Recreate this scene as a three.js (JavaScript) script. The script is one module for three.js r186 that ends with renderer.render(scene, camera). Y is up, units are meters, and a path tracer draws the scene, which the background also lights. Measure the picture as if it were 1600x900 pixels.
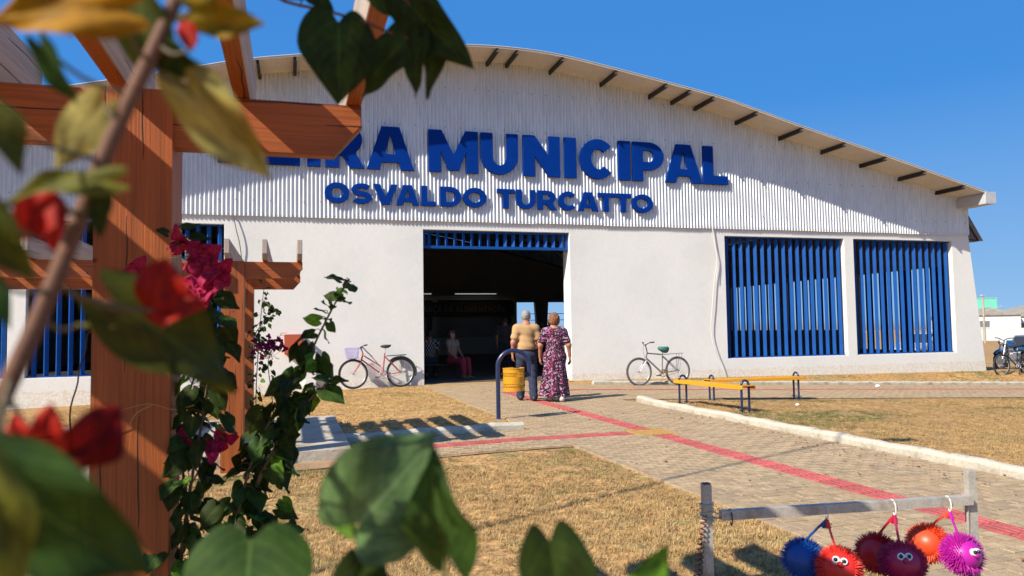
import * as THREE from 'three';
import { mergeGeometries, mergeVertices, toCreasedNormals } from 'three/addons/utils/BufferGeometryUtils.js';
import { FontLoader } from 'three/addons/loaders/FontLoader.js';
import { TextGeometry } from 'three/addons/geometries/TextGeometry.js';
import { RectAreaLightUniformsLib } from 'three/addons/lights/RectAreaLightUniformsLib.js';

// ---------- camera, sky, sun, exposure ----------
const scene = new THREE.Scene();
const camera = new THREE.PerspectiveCamera(41.73, 16 / 9, 0.05, 600);
camera.matrixAutoUpdate = true;
{
  const R = new THREE.Vector3(0.95992089, -0.01474307, 0.27988307), U = new THREE.Vector3(-0.00134571, 0.99836155, 0.05720494), F = new THREE.Vector3(0.28026787, 0.05528886, -0.95832826);
  camera.quaternion.setFromRotationMatrix(new THREE.Matrix4().makeBasis(R, U, F.clone().negate()));
  camera.position.set(-5.0538, 1.33, 18.4581);
}
camera.focus = 10;
camera.userData.fStop = 6;
const EXPOSURE = 1.65;
const SUN_DIR = new THREE.Vector3(-2.2, 2.02, 1.0).normalize();   // towards the sun
{
  const W = 512, Hh = 256, data = new Float32Array(W * Hh * 4);
  const zen = [0.0145, 0.095, 0.322], mid = [0.040, 0.180, 0.467], low = [0.200, 0.345, 0.520], dirt = [0.30, 0.24, 0.17];
  for (let r = 0; r < Hh; r++) {
    const el = ((r + 0.5) / Hh - 0.5) * Math.PI;
    for (let c = 0; c < W; c++) {
      const az = ((c + 0.5) / W - 0.5) * 2 * Math.PI, x = Math.cos(az) * Math.cos(el), z = Math.sin(az) * Math.cos(el), y = Math.sin(el);
      const cosS = x * SUN_DIR.x + y * SUN_DIR.y + z * SUN_DIR.z, glow = 0.10 * Math.exp(-(1 - cosS) * 4) + 0.35 * Math.exp(-(1 - cosS) * 22);
      const o = (r * W + c) * 4;
      for (let k = 0; k < 3; k++) {
        let v;
        if (y >= 0) {
          const t = Math.min(1, y / 0.28), u = Math.min(1, Math.max(0, (y - 0.12) / 0.75));
          const a = low[k] + (mid[k] - low[k]) * Math.pow(t, 0.75);
          v = a + (zen[k] - mid[k]) * u * u * (3 - 2 * u) * 0.9;
          v += glow * [1, 0.95, 0.85][k];
        } else v = dirt[k] * 0.6;
        data[o + k] = v;
      }
      data[o + 3] = 1;
    }
  }
  const t = new THREE.DataTexture(data, W, Hh, THREE.RGBAFormat, THREE.FloatType);
  t.mapping = THREE.EquirectangularReflectionMapping; t.magFilter = THREE.LinearFilter; t.needsUpdate = true;
  scene.background = t; scene.environment = t;
}
const sun = new THREE.DirectionalLight(new THREE.Color(1.0, 0.93, 0.80), 4.6);
sun.target.position.set(0, 0, 5); sun.position.copy(SUN_DIR).multiplyScalar(60).add(sun.target.position);
sun.castShadow = true; sun.shadow.mapSize.set(4096, 4096); sun.shadow.radius = 1;
Object.assign(sun.shadow.camera, { left: -40, right: 40, top: 40, bottom: -40, near: 1, far: 160 });
scene.add(sun, sun.target);
const renderer = new THREE.WebGLRenderer({ antialias: true });
renderer.toneMapping = THREE.LinearToneMapping; renderer.toneMappingExposure = EXPOSURE;
renderer.shadowMap.enabled = true; renderer.shadowMap.type = THREE.PCFSoftShadowMap;

// ---------- helpers ----------
let seed = 12345;
const rnd = () => { seed = (seed * 1664525 + 1013904223) >>> 0; return seed / 4294967296; };
const rr = (a, b) => a + (b - a) * rnd();
const V = (x, y, z) => new THREE.Vector3(x, y, z);
const clamp = THREE.MathUtils.clamp, lerp = THREE.MathUtils.lerp;
const sstep = (x, a, b) => { const t = clamp((x - a) / (b - a), 0, 1); return t * t * (3 - 2 * t); };
const names = new Map();
const numbered = (n) => { const k = names.get(n) || 0; names.set(n, k + 1); return k ? n + '_' + String(k).padStart(3, '0') : n; };
function tag(o, label, category, group, kind) {
  if (label) o.userData.label = label;
  if (category) o.userData.category = category;
  if (group) o.userData.group = group;
  if (kind) o.userData.kind = kind;
  return o;
}
function thing(name, label, category, group, pos = [0, 0, 0], turn = 0) {
  const o = new THREE.Group(); o.name = numbered(name); o.position.set(...pos); o.rotation.y = turn;
  scene.add(o); return tag(o, label, category, group);
}
function prep(g) {   // same attributes everywhere so that geometries merge
  g = g.index ? g.toNonIndexed() : g;
  if (!g.attributes.normal) g.computeVertexNormals();
  if (!g.attributes.uv) g.setAttribute('uv', new THREE.BufferAttribute(new Float32Array(g.attributes.position.count * 2), 2));
  for (const k of Object.keys(g.attributes)) if (!['position', 'normal', 'uv'].includes(k)) g.deleteAttribute(k);
  return g;
}
const merge = (list) => { const a = [].concat(list).map(prep); return a.length === 1 ? a[0] : mergeGeometries(a); };
function part(name, geos, mat, parent) {
  const m = new THREE.Mesh(merge(geos), mat); m.name = parent === scene ? numbered(name) : name;
  m.castShadow = m.receiveShadow = true; parent.add(m); return m;
}
function struct(name, geos, mat) { const m = part(name, geos, mat, scene); m.userData.kind = 'structure'; return m; }
function boxUV(g, s = 1, grain = null) {   // uv in metres from the dominant axis of the normal; grain: axis that runs along v
  g = prep(g); const p = g.attributes.position, n = g.attributes.normal, uv = g.attributes.uv;
  for (let i = 0; i < p.count; i += 3) {
    const nx = Math.abs(n.getX(i) + n.getX(i + 1) + n.getX(i + 2)), ny = Math.abs(n.getY(i) + n.getY(i + 1) + n.getY(i + 2)), nz = Math.abs(n.getZ(i) + n.getZ(i + 1) + n.getZ(i + 2));
    let a, b;
    if (nx >= ny && nx >= nz) [a, b] = ['z', 'y']; else if (ny >= nz) [a, b] = ['x', 'z']; else [a, b] = ['x', 'y'];
    if (grain && a === grain) [a, b] = [b, a];
    const get = (ax, k) => (ax === 'x' ? p.getX(k) : ax === 'y' ? p.getY(k) : p.getZ(k));
    for (let k = i; k < i + 3; k++) uv.setXY(k, get(a, k) / s + 0.37 * get(a === 'x' ? 'z' : 'x', k) * 0, get(b, k) / s);
  }
  return g;
}
function box(x0, x1, y0, y1, z0, z1, bev = 0) {
  const w = x1 - x0, h = y1 - y0, d = z1 - z0;
  if (!bev) { const g = new THREE.BoxGeometry(w, h, d); g.translate((x0 + x1) / 2, (y0 + y1) / 2, (z0 + z1) / 2); return boxUV(g); }
  const s = new THREE.Shape(); s.moveTo(bev, 0); s.lineTo(w - bev, 0); s.lineTo(w, bev); s.lineTo(w, h - bev); s.lineTo(w - bev, h); s.lineTo(bev, h); s.lineTo(0, h - bev); s.lineTo(0, bev); s.closePath();
  const g = new THREE.ExtrudeGeometry(s, { depth: d - 2 * bev, bevelEnabled: true, bevelThickness: bev, bevelSize: bev * 0.001, bevelSegments: 1, steps: 1 });
  g.translate(x0, y0, z0 + bev); return boxUV(g);
}
function rod(a, b, r1, r2 = r1, seg = 10, open = false) {   // tapered cylinder between two points
  const d = V().subVectors(b, a), L = d.length(), g = new THREE.CylinderGeometry(r2, r1, L, seg, 1, open);
  g.translate(0, L / 2, 0); g.applyQuaternion(new THREE.Quaternion().setFromUnitVectors(V(0, 1, 0), d.normalize())); g.translate(a.x, a.y, a.z); return g;
}
function tube(pts, r, seg = 24, rad = 8, closed = false) { return new THREE.TubeGeometry(new THREE.CatmullRomCurve3(pts.map((q) => (q.isVector3 ? q : V(...q))), closed, 'centripetal'), seg, r, rad, closed); }
function taperTube(pts, r0, r1, seg = 30, rad = 8) {
  const c = new THREE.CatmullRomCurve3(pts.map((q) => (q.isVector3 ? q : V(...q))), false, 'centripetal'), g = new THREE.TubeGeometry(c, seg, 1, rad, false), p = g.attributes.position;
  for (let i = 0; i <= seg; i++) {
    const o = c.getPointAt(i / seg), r = lerp(r0, r1, i / seg);
    for (let j = 0; j <= rad; j++) { const k = i * (rad + 1) + j; p.setXYZ(k, o.x + (p.getX(k) - o.x) * r, o.y + (p.getY(k) - o.y) * r, o.z + (p.getZ(k) - o.z) * r); }
  }
  return g;
}
function poly(points, depth, bev = 0) {   // extruded outline in xy, from z = 0 to depth
  const s = points instanceof THREE.Shape ? points : new THREE.Shape(points.map((q) => new THREE.Vector2(q[0], q[1])));
  return new THREE.ExtrudeGeometry(s, { depth: depth - 2 * bev, bevelEnabled: bev > 0, bevelThickness: bev, bevelSize: bev, bevelOffset: -bev, bevelSegments: 1, curveSegments: 20 }).translate(0, 0, bev);
}
// ---------- procedural textures ----------
function hash(x, y, s) { let h = (x * 374761393 + y * 668265263 + s * 2147483647) | 0; h = Math.imul(h ^ (h >>> 13), 1274126177); h ^= h >>> 16; return (h >>> 0) / 4294967296; }
function vnoise(u, v, nx, ny, s) {   // tiles after nx, ny cells for u, v in 0..1
  const x = u * nx, y = v * ny, x0 = Math.floor(x), y0 = Math.floor(y), fx = x - x0, fy = y - y0, a = fx * fx * (3 - 2 * fx), b = fy * fy * (3 - 2 * fy);
  const h = (i, j) => hash(((i % nx) + nx) % nx, ((j % ny) + ny) % ny, s);
  return lerp(lerp(h(x0, y0), h(x0 + 1, y0), a), lerp(h(x0, y0 + 1), h(x0 + 1, y0 + 1), a), b);
}
function fbm(u, v, nx, ny, s, oct = 4) { let t = 0, a = 0.5, w = 0; for (let i = 0; i < oct; i++) { t += a * vnoise(u, v, nx << i, ny << i, s + i); w += a; a *= 0.55; } return t / w; }
function tex(n, fn, srgb = true, m = n) {
  const d = new Uint8Array(n * m * 4);
  for (let j = 0; j < m; j++) for (let i = 0; i < n; i++) { const c = fn((i + 0.5) / n, (j + 0.5) / m), o = (j * n + i) * 4; d[o] = clamp(c[0], 0, 1) * 255; d[o + 1] = clamp(c[1] ?? c[0], 0, 1) * 255; d[o + 2] = clamp(c[2] ?? c[0], 0, 1) * 255; d[o + 3] = 255; }
  const t = new THREE.DataTexture(d, n, m); t.wrapS = t.wrapT = THREE.RepeatWrapping; t.magFilter = THREE.LinearFilter; t.minFilter = THREE.LinearMipmapLinearFilter; t.generateMipmaps = true;
  if (srgb) t.colorSpace = THREE.SRGBColorSpace; t.needsUpdate = true; return t;
}
function rep(t, x, y = x) { const c = t.clone(); c.repeat.set(x, y); c.needsUpdate = true; return c; }
const std = (o) => new THREE.MeshStandardMaterial(o), phy = (o) => new THREE.MeshPhysicalMaterial(o);
const lin = (r, g, b) => new THREE.Color().setRGB(r, g, b);
const CRACKS = [[0.13, 0.05, 0.48], [0.19, 0.40, 0.62], [0.36, 0.02, 0.30], [0.42, 0.55, 0.97], [0.57, 0.22, 0.66], [0.70, 0.60, 0.93], [0.83, 0.10, 0.52], [0.92, 0.68, 0.98]], KNOTS = [[0.27, 0.74, 0.022], [0.64, 0.40, 0.018], [0.88, 0.16, 0.015]];
function woodShape(u, v) {
  let knot = 0, du = 0; for (const [a, b, r] of KNOTS) { const dx = u - a, dy = (v - b) * 2.4, d = Math.hypot(dx, dy); knot = Math.max(knot, 1 - sstep(d, r * 0.5, r)); du += Math.sign(dx || 1) * r * 0.9 * Math.exp(-(d * d) / (r * r * 9)); }
  const w = fbm(u, v, 3, 2, 20, 3), g = fbm(u - du + w * 0.05 + 2, v, 110, 4, 21, 3), st = fbm(u - du + w * 0.08 + 2, v, 12, 2, 25, 3); let crack = 0;
  for (const [a, b, c] of CRACKS) { const x = Math.abs(u - a - (vnoise(v, a, 14, 3, 33) - 0.5) * 0.02), e = Math.min(v - b, c - v); if (e > 0) crack = Math.max(crack, 1 - sstep(x, 0.0015, 0.0045 * Math.min(1, e * 12) + 0.0016)); }
  return { g, st, crack, knot };
}
const T = {
  plaster: tex(512, (u, v) => { const a = fbm(u, v, 4, 4, 3, 5), b = fbm(u, v, 40, 40, 9, 3), k = 0.955 + (a - 0.5) * 0.05 + (b - 0.5) * 0.03; return [k, k * 0.995, k * 0.985]; }),
  facade: tex(1024, (u, v) => {   // 4 m by 5 m of painted plaster, red dust splashed up along its foot
    const a = fbm(u, v, 4, 4, 3, 5), b = fbm(u, v, 80, 80, 9, 3), y = (v > 0.9 ? v - 1 : v) * 5, edge = 0.05 + 0.16 * fbm(u, 0.5, 9, 3, 510, 4), k = 0.955 + (a - 0.5) * 0.05 + (b - 0.5) * 0.03;
    const grain = fbm(u, v, 150, 190, 512, 3), spl = y < edge + 0.02 ? sstep(grain, 0.42, 0.6) * 0.55 : y < edge + 0.35 ? sstep(grain, 0.66 + (y - edge) * 0.35, 0.74 + (y - edge) * 0.35) * 0.6 : 0, pat = sstep(fbm(u + 0.3, v, 5, 6, 514, 3), 0.6, 0.64) * 0.010;
    return [k - pat - spl * 0.05, k * 0.995 - pat - spl * 0.14, k * 0.985 - pat - spl * 0.26];
  }),
  plasterB: tex(512, (u, v) => [fbm(u, v, 24, 24, 5, 5)], false),
  wood: tex(512, (u, v) => {
    const q = woodShape(u, v), k = 0.86 + (q.g - 0.5) * 0.22 + (q.st - 0.5) * 0.2 - q.crack * 0.62 - q.knot * 0.4; return [k, k * (0.97 - q.knot * 0.2), k * (0.92 - q.knot * 0.2)];
  }),
  woodB: tex(512, (u, v) => { const q = woodShape(u, v); return [q.g * 0.35 + 0.45 - q.crack * 0.8]; }, false),
  straw: tex(1024, (u, v) => {
    const a = fbm(u, v, 5, 5, 40, 4), b = fbm(u, v, 120, 60, 41, 3), c = fbm(u + 0.31, v, 60, 150, 44, 3), k = 0.78 + (a - 0.5) * 0.3 + (b - 0.5) * 0.5 + (c - 0.5) * 0.45, gr = Math.max(0, fbm(u, v, 7, 7, 48, 3) - 0.62) * 1.2;
    return [k * (0.98 - gr * 0.5), k * 0.82, k * (0.54 - gr * 0.1)];
  }),
  sand: tex(512, (u, v) => { const a = fbm(u, v, 6, 6, 60, 5), b = fbm(u, v, 90, 90, 61, 3), k = 0.80 + (a - 0.5) * 0.25 + (b - 0.5) * 0.3; return [k, k * 0.87, k * 0.71]; }),
  speck: tex(256, (u, v) => { const a = fbm(u, v, 8, 8, 70, 4), b = fbm(u, v, 80, 80, 71, 2), k = 0.82 + (a - 0.5) * 0.22 + (b - 0.5) * 0.3; return [k, k * 0.985, k * 0.96]; }),
  speckB: tex(256, (u, v) => [fbm(u, v, 64, 64, 71, 3)], false),
  concrete: tex(512, (u, v) => { const a = fbm(u, v, 5, 5, 80, 5), b = fbm(u, v, 70, 70, 81, 3), d = Math.max(0, fbm(u, v, 9, 9, 88, 4) - 0.58), k = 0.86 + (a - 0.5) * 0.16 + (b - 0.5) * 0.16 - d * 0.5; return [k, k * (0.975 - d * 0.2), k * (0.93 - d * 0.5)]; }),
  metalR: tex(256, (u, v) => { const a = fbm(u, v, 6, 30, 90, 4); return [0.75 + (a - 0.5) * 0.5]; }, false),
  sheetD: tex(256, (u, v) => { const a = fbm(u, v, 3, 6, 95, 4), b = fbm(u, v, 60, 20, 96, 3), k = 0.93 + (a - 0.5) * 0.12 + (b - 0.5) * 0.08; return [k, k, k]; }),
};
const M = {
  wall: std({ color: lin(0.815, 0.81, 0.775), map: rep(T.facade, 0.25, 0.2), bumpMap: rep(T.plasterB, 1.1), bumpScale: 0.0015, roughness: 0.92 }),
  clad: std({ color: lin(0.76, 0.775, 0.785), map: rep(T.sheetD, 0.6, 0.15), roughness: 0.5, metalness: 0.3 }),
  soffit: std({ color: lin(0.72, 0.66, 0.57), roughness: 0.7, map: rep(T.sheetD, 0.4) }),
  black: std({ color: lin(0.02, 0.021, 0.024), roughness: 0.6 }),
  gutter: std({ color: lin(0.6, 0.61, 0.62), roughness: 0.5, metalness: 0.2, map: rep(T.sheetD, 0.8) }),
  blue: phy({ color: lin(0.006, 0.082, 0.34), roughness: 0.6, specularIntensity: 0.35, map: rep(T.sheetD, 0.5) }),
  letter: phy({ color: lin(0.0006, 0.036, 0.26), roughness: 0.65, specularIntensity: 0.12, map: rep(T.sheetD, 0.9) }),
  wood: std({ color: lin(0.44, 0.115, 0.018), map: rep(T.wood, 2.2, 0.9), bumpMap: rep(T.woodB, 2.2, 0.9), bumpScale: 0.003, roughness: 0.55 }),
  woodGrey: std({ color: lin(0.52, 0.46, 0.44), map: rep(T.wood, 2.2, 0.9), bumpMap: rep(T.woodB, 2.2, 0.9), bumpScale: 0.003, roughness: 0.85 }),
  endGrain: std({ color: lin(0.42, 0.24, 0.13), map: rep(T.wood, 4, 4), roughness: 0.9 }),
  straw: std({ color: lin(0.66, 0.56, 0.50), map: rep(T.straw, 0.35), roughness: 1 }),
  sand: std({ color: lin(0.5, 0.42, 0.33), map: rep(T.sand, 0.5), roughness: 1 }),
  paver: std({ color: lin(1, 1, 1), map: rep(T.speck, 2.3), bumpMap: rep(T.speckB, 4), bumpScale: 0.0008, roughness: 0.95 }),
  concrete: std({ color: lin(0.58, 0.54, 0.48), map: rep(T.concrete, 0.4), bumpMap: rep(T.plasterB, 1.5), bumpScale: 0.004, roughness: 0.95 }),
  kerb: std({ color: lin(0.68, 0.65, 0.58), map: rep(T.concrete, 0.7), bumpMap: rep(T.plasterB, 2.2), bumpScale: 0.003, roughness: 0.95 }),
  tactR: std({ color: lin(0.64, 0.15, 0.145), map: rep(T.speck, 2), roughness: 0.85 }),
  tactY: std({ color: lin(0.58, 0.34, 0.09), map: rep(T.speck, 2), roughness: 0.85 }),
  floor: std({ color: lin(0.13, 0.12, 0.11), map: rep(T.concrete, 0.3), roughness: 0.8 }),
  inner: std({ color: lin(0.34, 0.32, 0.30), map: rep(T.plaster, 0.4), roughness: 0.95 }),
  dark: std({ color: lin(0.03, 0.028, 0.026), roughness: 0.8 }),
  navy: phy({ color: lin(0.010, 0.022, 0.075), roughness: 0.32, clearcoat: 0.4, clearcoatRoughness: 0.25 }),
  yellow: std({ color: lin(0.72, 0.32, 0.006), roughness: 0.5, map: rep(T.sheetD, 1.5) }),
  steel: std({ color: lin(0.55, 0.55, 0.56), roughness: 0.4, metalness: 0.8 }),
  rubber: std({ color: lin(0.025, 0.024, 0.023), roughness: 0.9 }),
};
// the ground falls gently away from the main path on both sides
function H(x, z) {
  let r = -0.035 * clamp(x - 1, 0, 16), l = -0.024 * clamp(-2.5 - x, 0, 16);
  const t = 1 - sstep(z, 0.1, 1.15); r *= lerp(1, 0.30, t);
  if (x > 17) r -= 0.055 * clamp(x - 17, 0, 10) + 0.002 * clamp(x - 27, 0, 50);
  return r + l;
}
const HM = (x, z) => H(x, z);
// ---------- measured plant skeletons (metres) ----------
const P1_DATA = [[-5.121,1.463,18.123,-5.176,1.461,18.117,-0.105,0.044,0.993,0.026,0.2,2],[-5.118,1.463,18.071,-5.128,1.503,18.081,-0.208,-0.281,0.937,0.026,0.2,12],[-5.1,1.484,18.078,-5.068,1.475,18.087,-0.364,-0.585,0.725,0.02,0.2,8],[-5.115,1.467,18.073,-5.097,1.453,18.067,-0.251,-0.616,0.747,0.019,0.2,0],[-5.098,1.462,18.088,-5.103,1.478,18.087,0.015,0.027,1.0,0.009,0.2,5],[-5.14,1.44,18.064,-5.16,1.408,18.066,0.089,0.03,0.996,0.024,0.15,4],[-5.102,1.452,18.065,-5.065,1.406,18.052,-0.082,-0.322,0.943,0.03,0.3,4],[-5.159,1.457,18.09,-5.149,1.433,18.081,-0.247,-0.426,0.87,0.012,0.2,1],[-5.171,1.422,18.116,-5.155,1.398,18.12,0.392,0.388,0.834,0.019,0.2,12],[-5.131,1.397,18.095,-5.176,1.392,18.092,-0.128,0.531,0.838,0.017,0.2,3],[-5.167,1.379,18.125,-5.154,1.35,18.117,-0.001,-0.272,0.962,0.017,0.2,12],[-5.148,1.389,18.1,-5.164,1.371,18.105,0.222,0.065,0.973,0.017,0.35,5],[-5.157,1.39,18.098,-5.148,1.368,18.099,0.477,0.229,0.848,0.013,0.3,5],[-5.133,1.391,18.094,-5.136,1.372,18.092,-0.129,-0.085,0.988,0.01,0.2,0],[-5.136,1.346,18.049,-5.076,1.303,18.033,0.44,0.295,0.848,0.046,0.2,12],[-5.117,1.342,18.065,-5.11,1.366,18.068,0.275,-0.23,0.934,0.024,0.35,5],[-5.12,1.341,18.059,-5.097,1.347,18.071,-0.5,0.238,0.833,0.021,0.3,5],[-5.152,1.282,18.155,-5.103,1.235,18.146,0.079,-0.11,0.991,0.04,0.2,1],[-5.154,1.285,18.165,-5.137,1.243,18.168,0.453,0.237,0.859,0.023,0.2,3],[-5.151,1.278,18.114,-5.144,1.302,18.117,0.412,-0.262,0.873,0.015,0.35,5],[-5.153,1.279,18.113,-5.162,1.299,18.112,-0.062,0.047,0.997,0.014,0.35,5],[-5.14,1.28,18.117,-5.119,1.299,18.114,0.337,-0.229,0.913,0.025,0.3,9],[-5.15,1.335,18.055,-5.133,1.334,18.06,-0.274,0.032,0.961,0.003,0,3],[-5.17,1.355,18.113,-5.161,1.333,18.114,0.243,0.146,0.959,0.01,0.1,1]];
const P2_DATA = [[-5.016,1.219,18.004,-4.963,1.267,17.991,0.118,0.137,0.984,0.073,0.18,10],[-4.966,1.199,18.017,-4.983,1.257,18.036,-0.512,-0.402,0.759,0.043,0.22,1],[-5.078,1.201,17.953,-5.08,1.152,17.992,-0.074,0.62,0.781,0.076,0.12,1],[-5.014,1.195,18.003,-5.019,1.159,18.02,0.28,0.385,0.879,0.035,0.2,0],[-4.909,1.207,18.034,-4.904,1.157,18.054,0.111,0.371,0.922,0.046,0.2,0],[-4.838,1.143,17.989,-4.802,1.182,17.981,-0.049,0.245,0.968,0.027,0.15,11],[-5.015,1.198,17.94,-5.033,1.207,17.915,-0.451,0.696,0.558,0.011,0.2,11]];
const P3_DATA = [[-5.01,1.633,17.716,-5.009,1.552,17.722,0.141,0.078,0.987,0.078,0.15,0],[-4.944,1.618,17.735,-4.993,1.569,17.707,-0.544,0.071,0.836,0.049,0.2,0],[-4.935,1.612,17.747,-4.944,1.559,17.742,-0.584,0.014,0.812,0.025,0.2,0],[-4.923,1.619,17.741,-4.921,1.559,17.738,0.245,-0.039,0.969,0.025,0.2,0],[-4.945,1.653,17.736,-4.895,1.581,17.768,-0.667,-0.149,0.73,0.051,0.2,0],[-4.972,1.679,17.709,-4.912,1.622,17.744,-0.361,0.183,0.915,0.042,0.2,1],[-5.04,1.69,17.669,-5.016,1.657,17.685,-0.58,-0.041,0.814,0.024,0.2,0],[-5.077,1.71,17.638,-5.045,1.683,17.646,-0.443,-0.292,0.847,0.034,0.2,0]];
const S1_DATA = [[-5.101,1.512,18.069],[-5.112,1.477,18.074],[-5.125,1.441,18.078],[-5.137,1.41,18.078],[-5.149,1.373,18.078],[-5.159,1.343,18.079],[-5.171,1.312,18.079],[-5.192,1.265,18.07],[-5.224,1.2,18.046]];
const S2_DATA = [[[-4.966,1.134,17.993],[-4.966,1.184,18.006],[-4.967,1.199,18.017]],[[-4.978,1.113,17.946],[-5.009,1.182,17.983],[-5.019,1.217,18.003]],[[-5.047,1.093,17.925],[-5.064,1.156,17.934],[-5.078,1.202,17.951]],[[-4.991,1.107,17.973],[-5.004,1.16,17.988],[-5.014,1.194,18.001]],[[-4.906,1.105,17.998],[-4.909,1.163,18.016],[-4.908,1.206,18.032]],[[-4.848,1.09,17.983],[-4.838,1.143,17.989]]];
const S3_DATA = [[[-5.106,1.75,17.591],[-5.064,1.678,17.651],[-5.026,1.659,17.682],[-4.984,1.637,17.714],[-4.943,1.616,17.735],[-4.924,1.62,17.741]],[[-4.967,1.742,17.673],[-4.972,1.679,17.709],[-4.945,1.653,17.736],[-4.937,1.635,17.738]]];
const S4_DATA = [[[-5.364,0.362,15.859],[-5.379,0.627,15.891],[-5.35,0.865,15.924],[-5.313,1.098,15.938],[-5.286,1.296,16.009],[-5.294,1.428,16.077],[-5.333,1.556,16.115],[-5.376,1.643,16.128]],[[-5.234,0.36,15.897],[-5.225,0.686,15.95],[-5.179,0.905,15.997],[-5.116,1.06,16.024],[-5.041,1.175,16.053],[-4.97,1.33,16.083],[-4.922,1.426,16.102],[-4.884,1.492,16.117]],[[-5.358,0.3,15.701],[-5.385,0.744,15.719],[-5.397,0.959,15.749],[-5.363,1.17,15.802],[-5.271,1.334,15.87]],[[-5.277,0.381,15.938],[-5.218,0.61,16.021],[-5.116,0.727,16.109],[-5.036,0.755,16.155]],[[-5.218,0.318,15.795],[-5.171,0.596,15.856],[-5.137,0.805,15.899],[-5.083,1.007,15.927],[-5.054,1.147,15.922]],[[-5.156,0.866,16.001],[-5.1,0.985,16.046],[-5.026,1.101,16.095],[-4.935,1.196,16.137]]];
const S5_DATA = [[[-5.441,-0.122,8.87],[-5.457,0.579,8.906],[-5.428,1.187,8.949],[-5.385,1.719,8.992],[-5.342,2.061,9.025]],[[-5.23,0.012,9.252],[-5.267,0.601,9.276],[-5.302,1.043,9.291],[-5.161,1.335,9.349]],[[-5.482,1.039,9.029],[-5.453,1.34,9.055],[-5.251,1.562,9.127]],[[-5.371,1.719,8.997],[-5.239,1.603,9.028],[-5.187,1.549,9.04]]];
const PINK_DATA = [[-5.333,1.562,16.199],[-5.299,1.551,16.208],[-5.268,1.538,16.216],[-5.286,1.501,16.23],[-5.31,1.468,16.2],[-5.274,1.454,16.23],[-5.254,1.476,16.217],[-5.319,1.512,16.2],[-5.253,1.513,16.198],[-5.298,1.441,16.202],[-5.339,1.586,16.177],[-5.456,1.51,16.107],[-5.379,0.968,15.89],[-5.278,0.988,15.973],[-5.382,1.002,15.891],[-5.262,0.999,15.947]];
const MAG_DATA = [[-5.489,1.152,9.033],[-5.413,1.19,9.162],[-5.303,1.153,9.297],[-5.218,1.189,9.324],[-5.161,1.217,9.342],[-5.359,1.103,9.277],[-5.453,1.227,9.048],[-5.26,1.241,9.314],[-5.779,1.157,8.949],[-5.8,1.044,8.936],[-5.126,1.151,9.348],[-5.32,1.204,9.19]];
// ---------- ground ----------
{
  const xs = [], zs = [];
  for (let x = -220; x <= 220;) { xs.push(x); x += Math.abs(x) < 20 ? 0.5 : Math.abs(x) < 60 ? 4 : 20; }
  for (let z = -220; z <= 60;) { zs.push(z); z += z > -4 && z < 20 ? 0.35 : z > -60 ? 4 : 20; }
  const pos = [], uv = [], idx = [];
  for (const z of zs) for (const x of xs) { pos.push(x, H(x, z), z); uv.push(x, z); }
  const n = xs.length;
  for (let j = 0; j < zs.length - 1; j++) for (let i = 0; i < n - 1; i++) { const a = j * n + i; idx.push(a, a + n, a + 1, a + 1, a + n, a + n + 1); }
  const g = new THREE.BufferGeometry(); g.setAttribute('position', new THREE.Float32BufferAttribute(pos, 3)); g.setAttribute('uv', new THREE.Float32BufferAttribute(uv, 2)); g.setIndex(idx); g.computeVertexNormals();
  const m = new THREE.Mesh(g, M.straw); m.name = numbered('ground'); m.userData.kind = 'structure'; m.receiveShadow = true; scene.add(m);
}
function sheet(x0, x1, z0, z1, lift, step = 0.5) {   // a flat sheet that follows the ground
  const nx = Math.max(1, Math.ceil((x1 - x0) / step)), nz = Math.max(1, Math.ceil((z1 - z0) / step)), g = new THREE.PlaneGeometry(x1 - x0, z1 - z0, nx, nz); g.rotateX(-Math.PI / 2); g.translate((x0 + x1) / 2, 0, (z0 + z1) / 2);
  const p = g.attributes.position, uv = g.attributes.uv;
  for (let i = 0; i < p.count; i++) { const x = p.getX(i), z = p.getZ(i); p.setY(i, H(x, z) + lift); uv.setXY(i, x, z); }
  g.computeVertexNormals(); return prep(g);
}
const PATHS = [[-2.0, 0.80, -0.35, 19.5], [0.80, 17, 1.44, 5.55], [-4.3, -2.0, 8.86, 10.42]];   // main walk, cross walk, side walk
const mainWalk = struct('walkway', PATHS.map((q, i) => sheet(q[0], q[1], q[2], q[3], 0.010 + (i ? 0.0 : 0.0))), M.sand);
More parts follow.
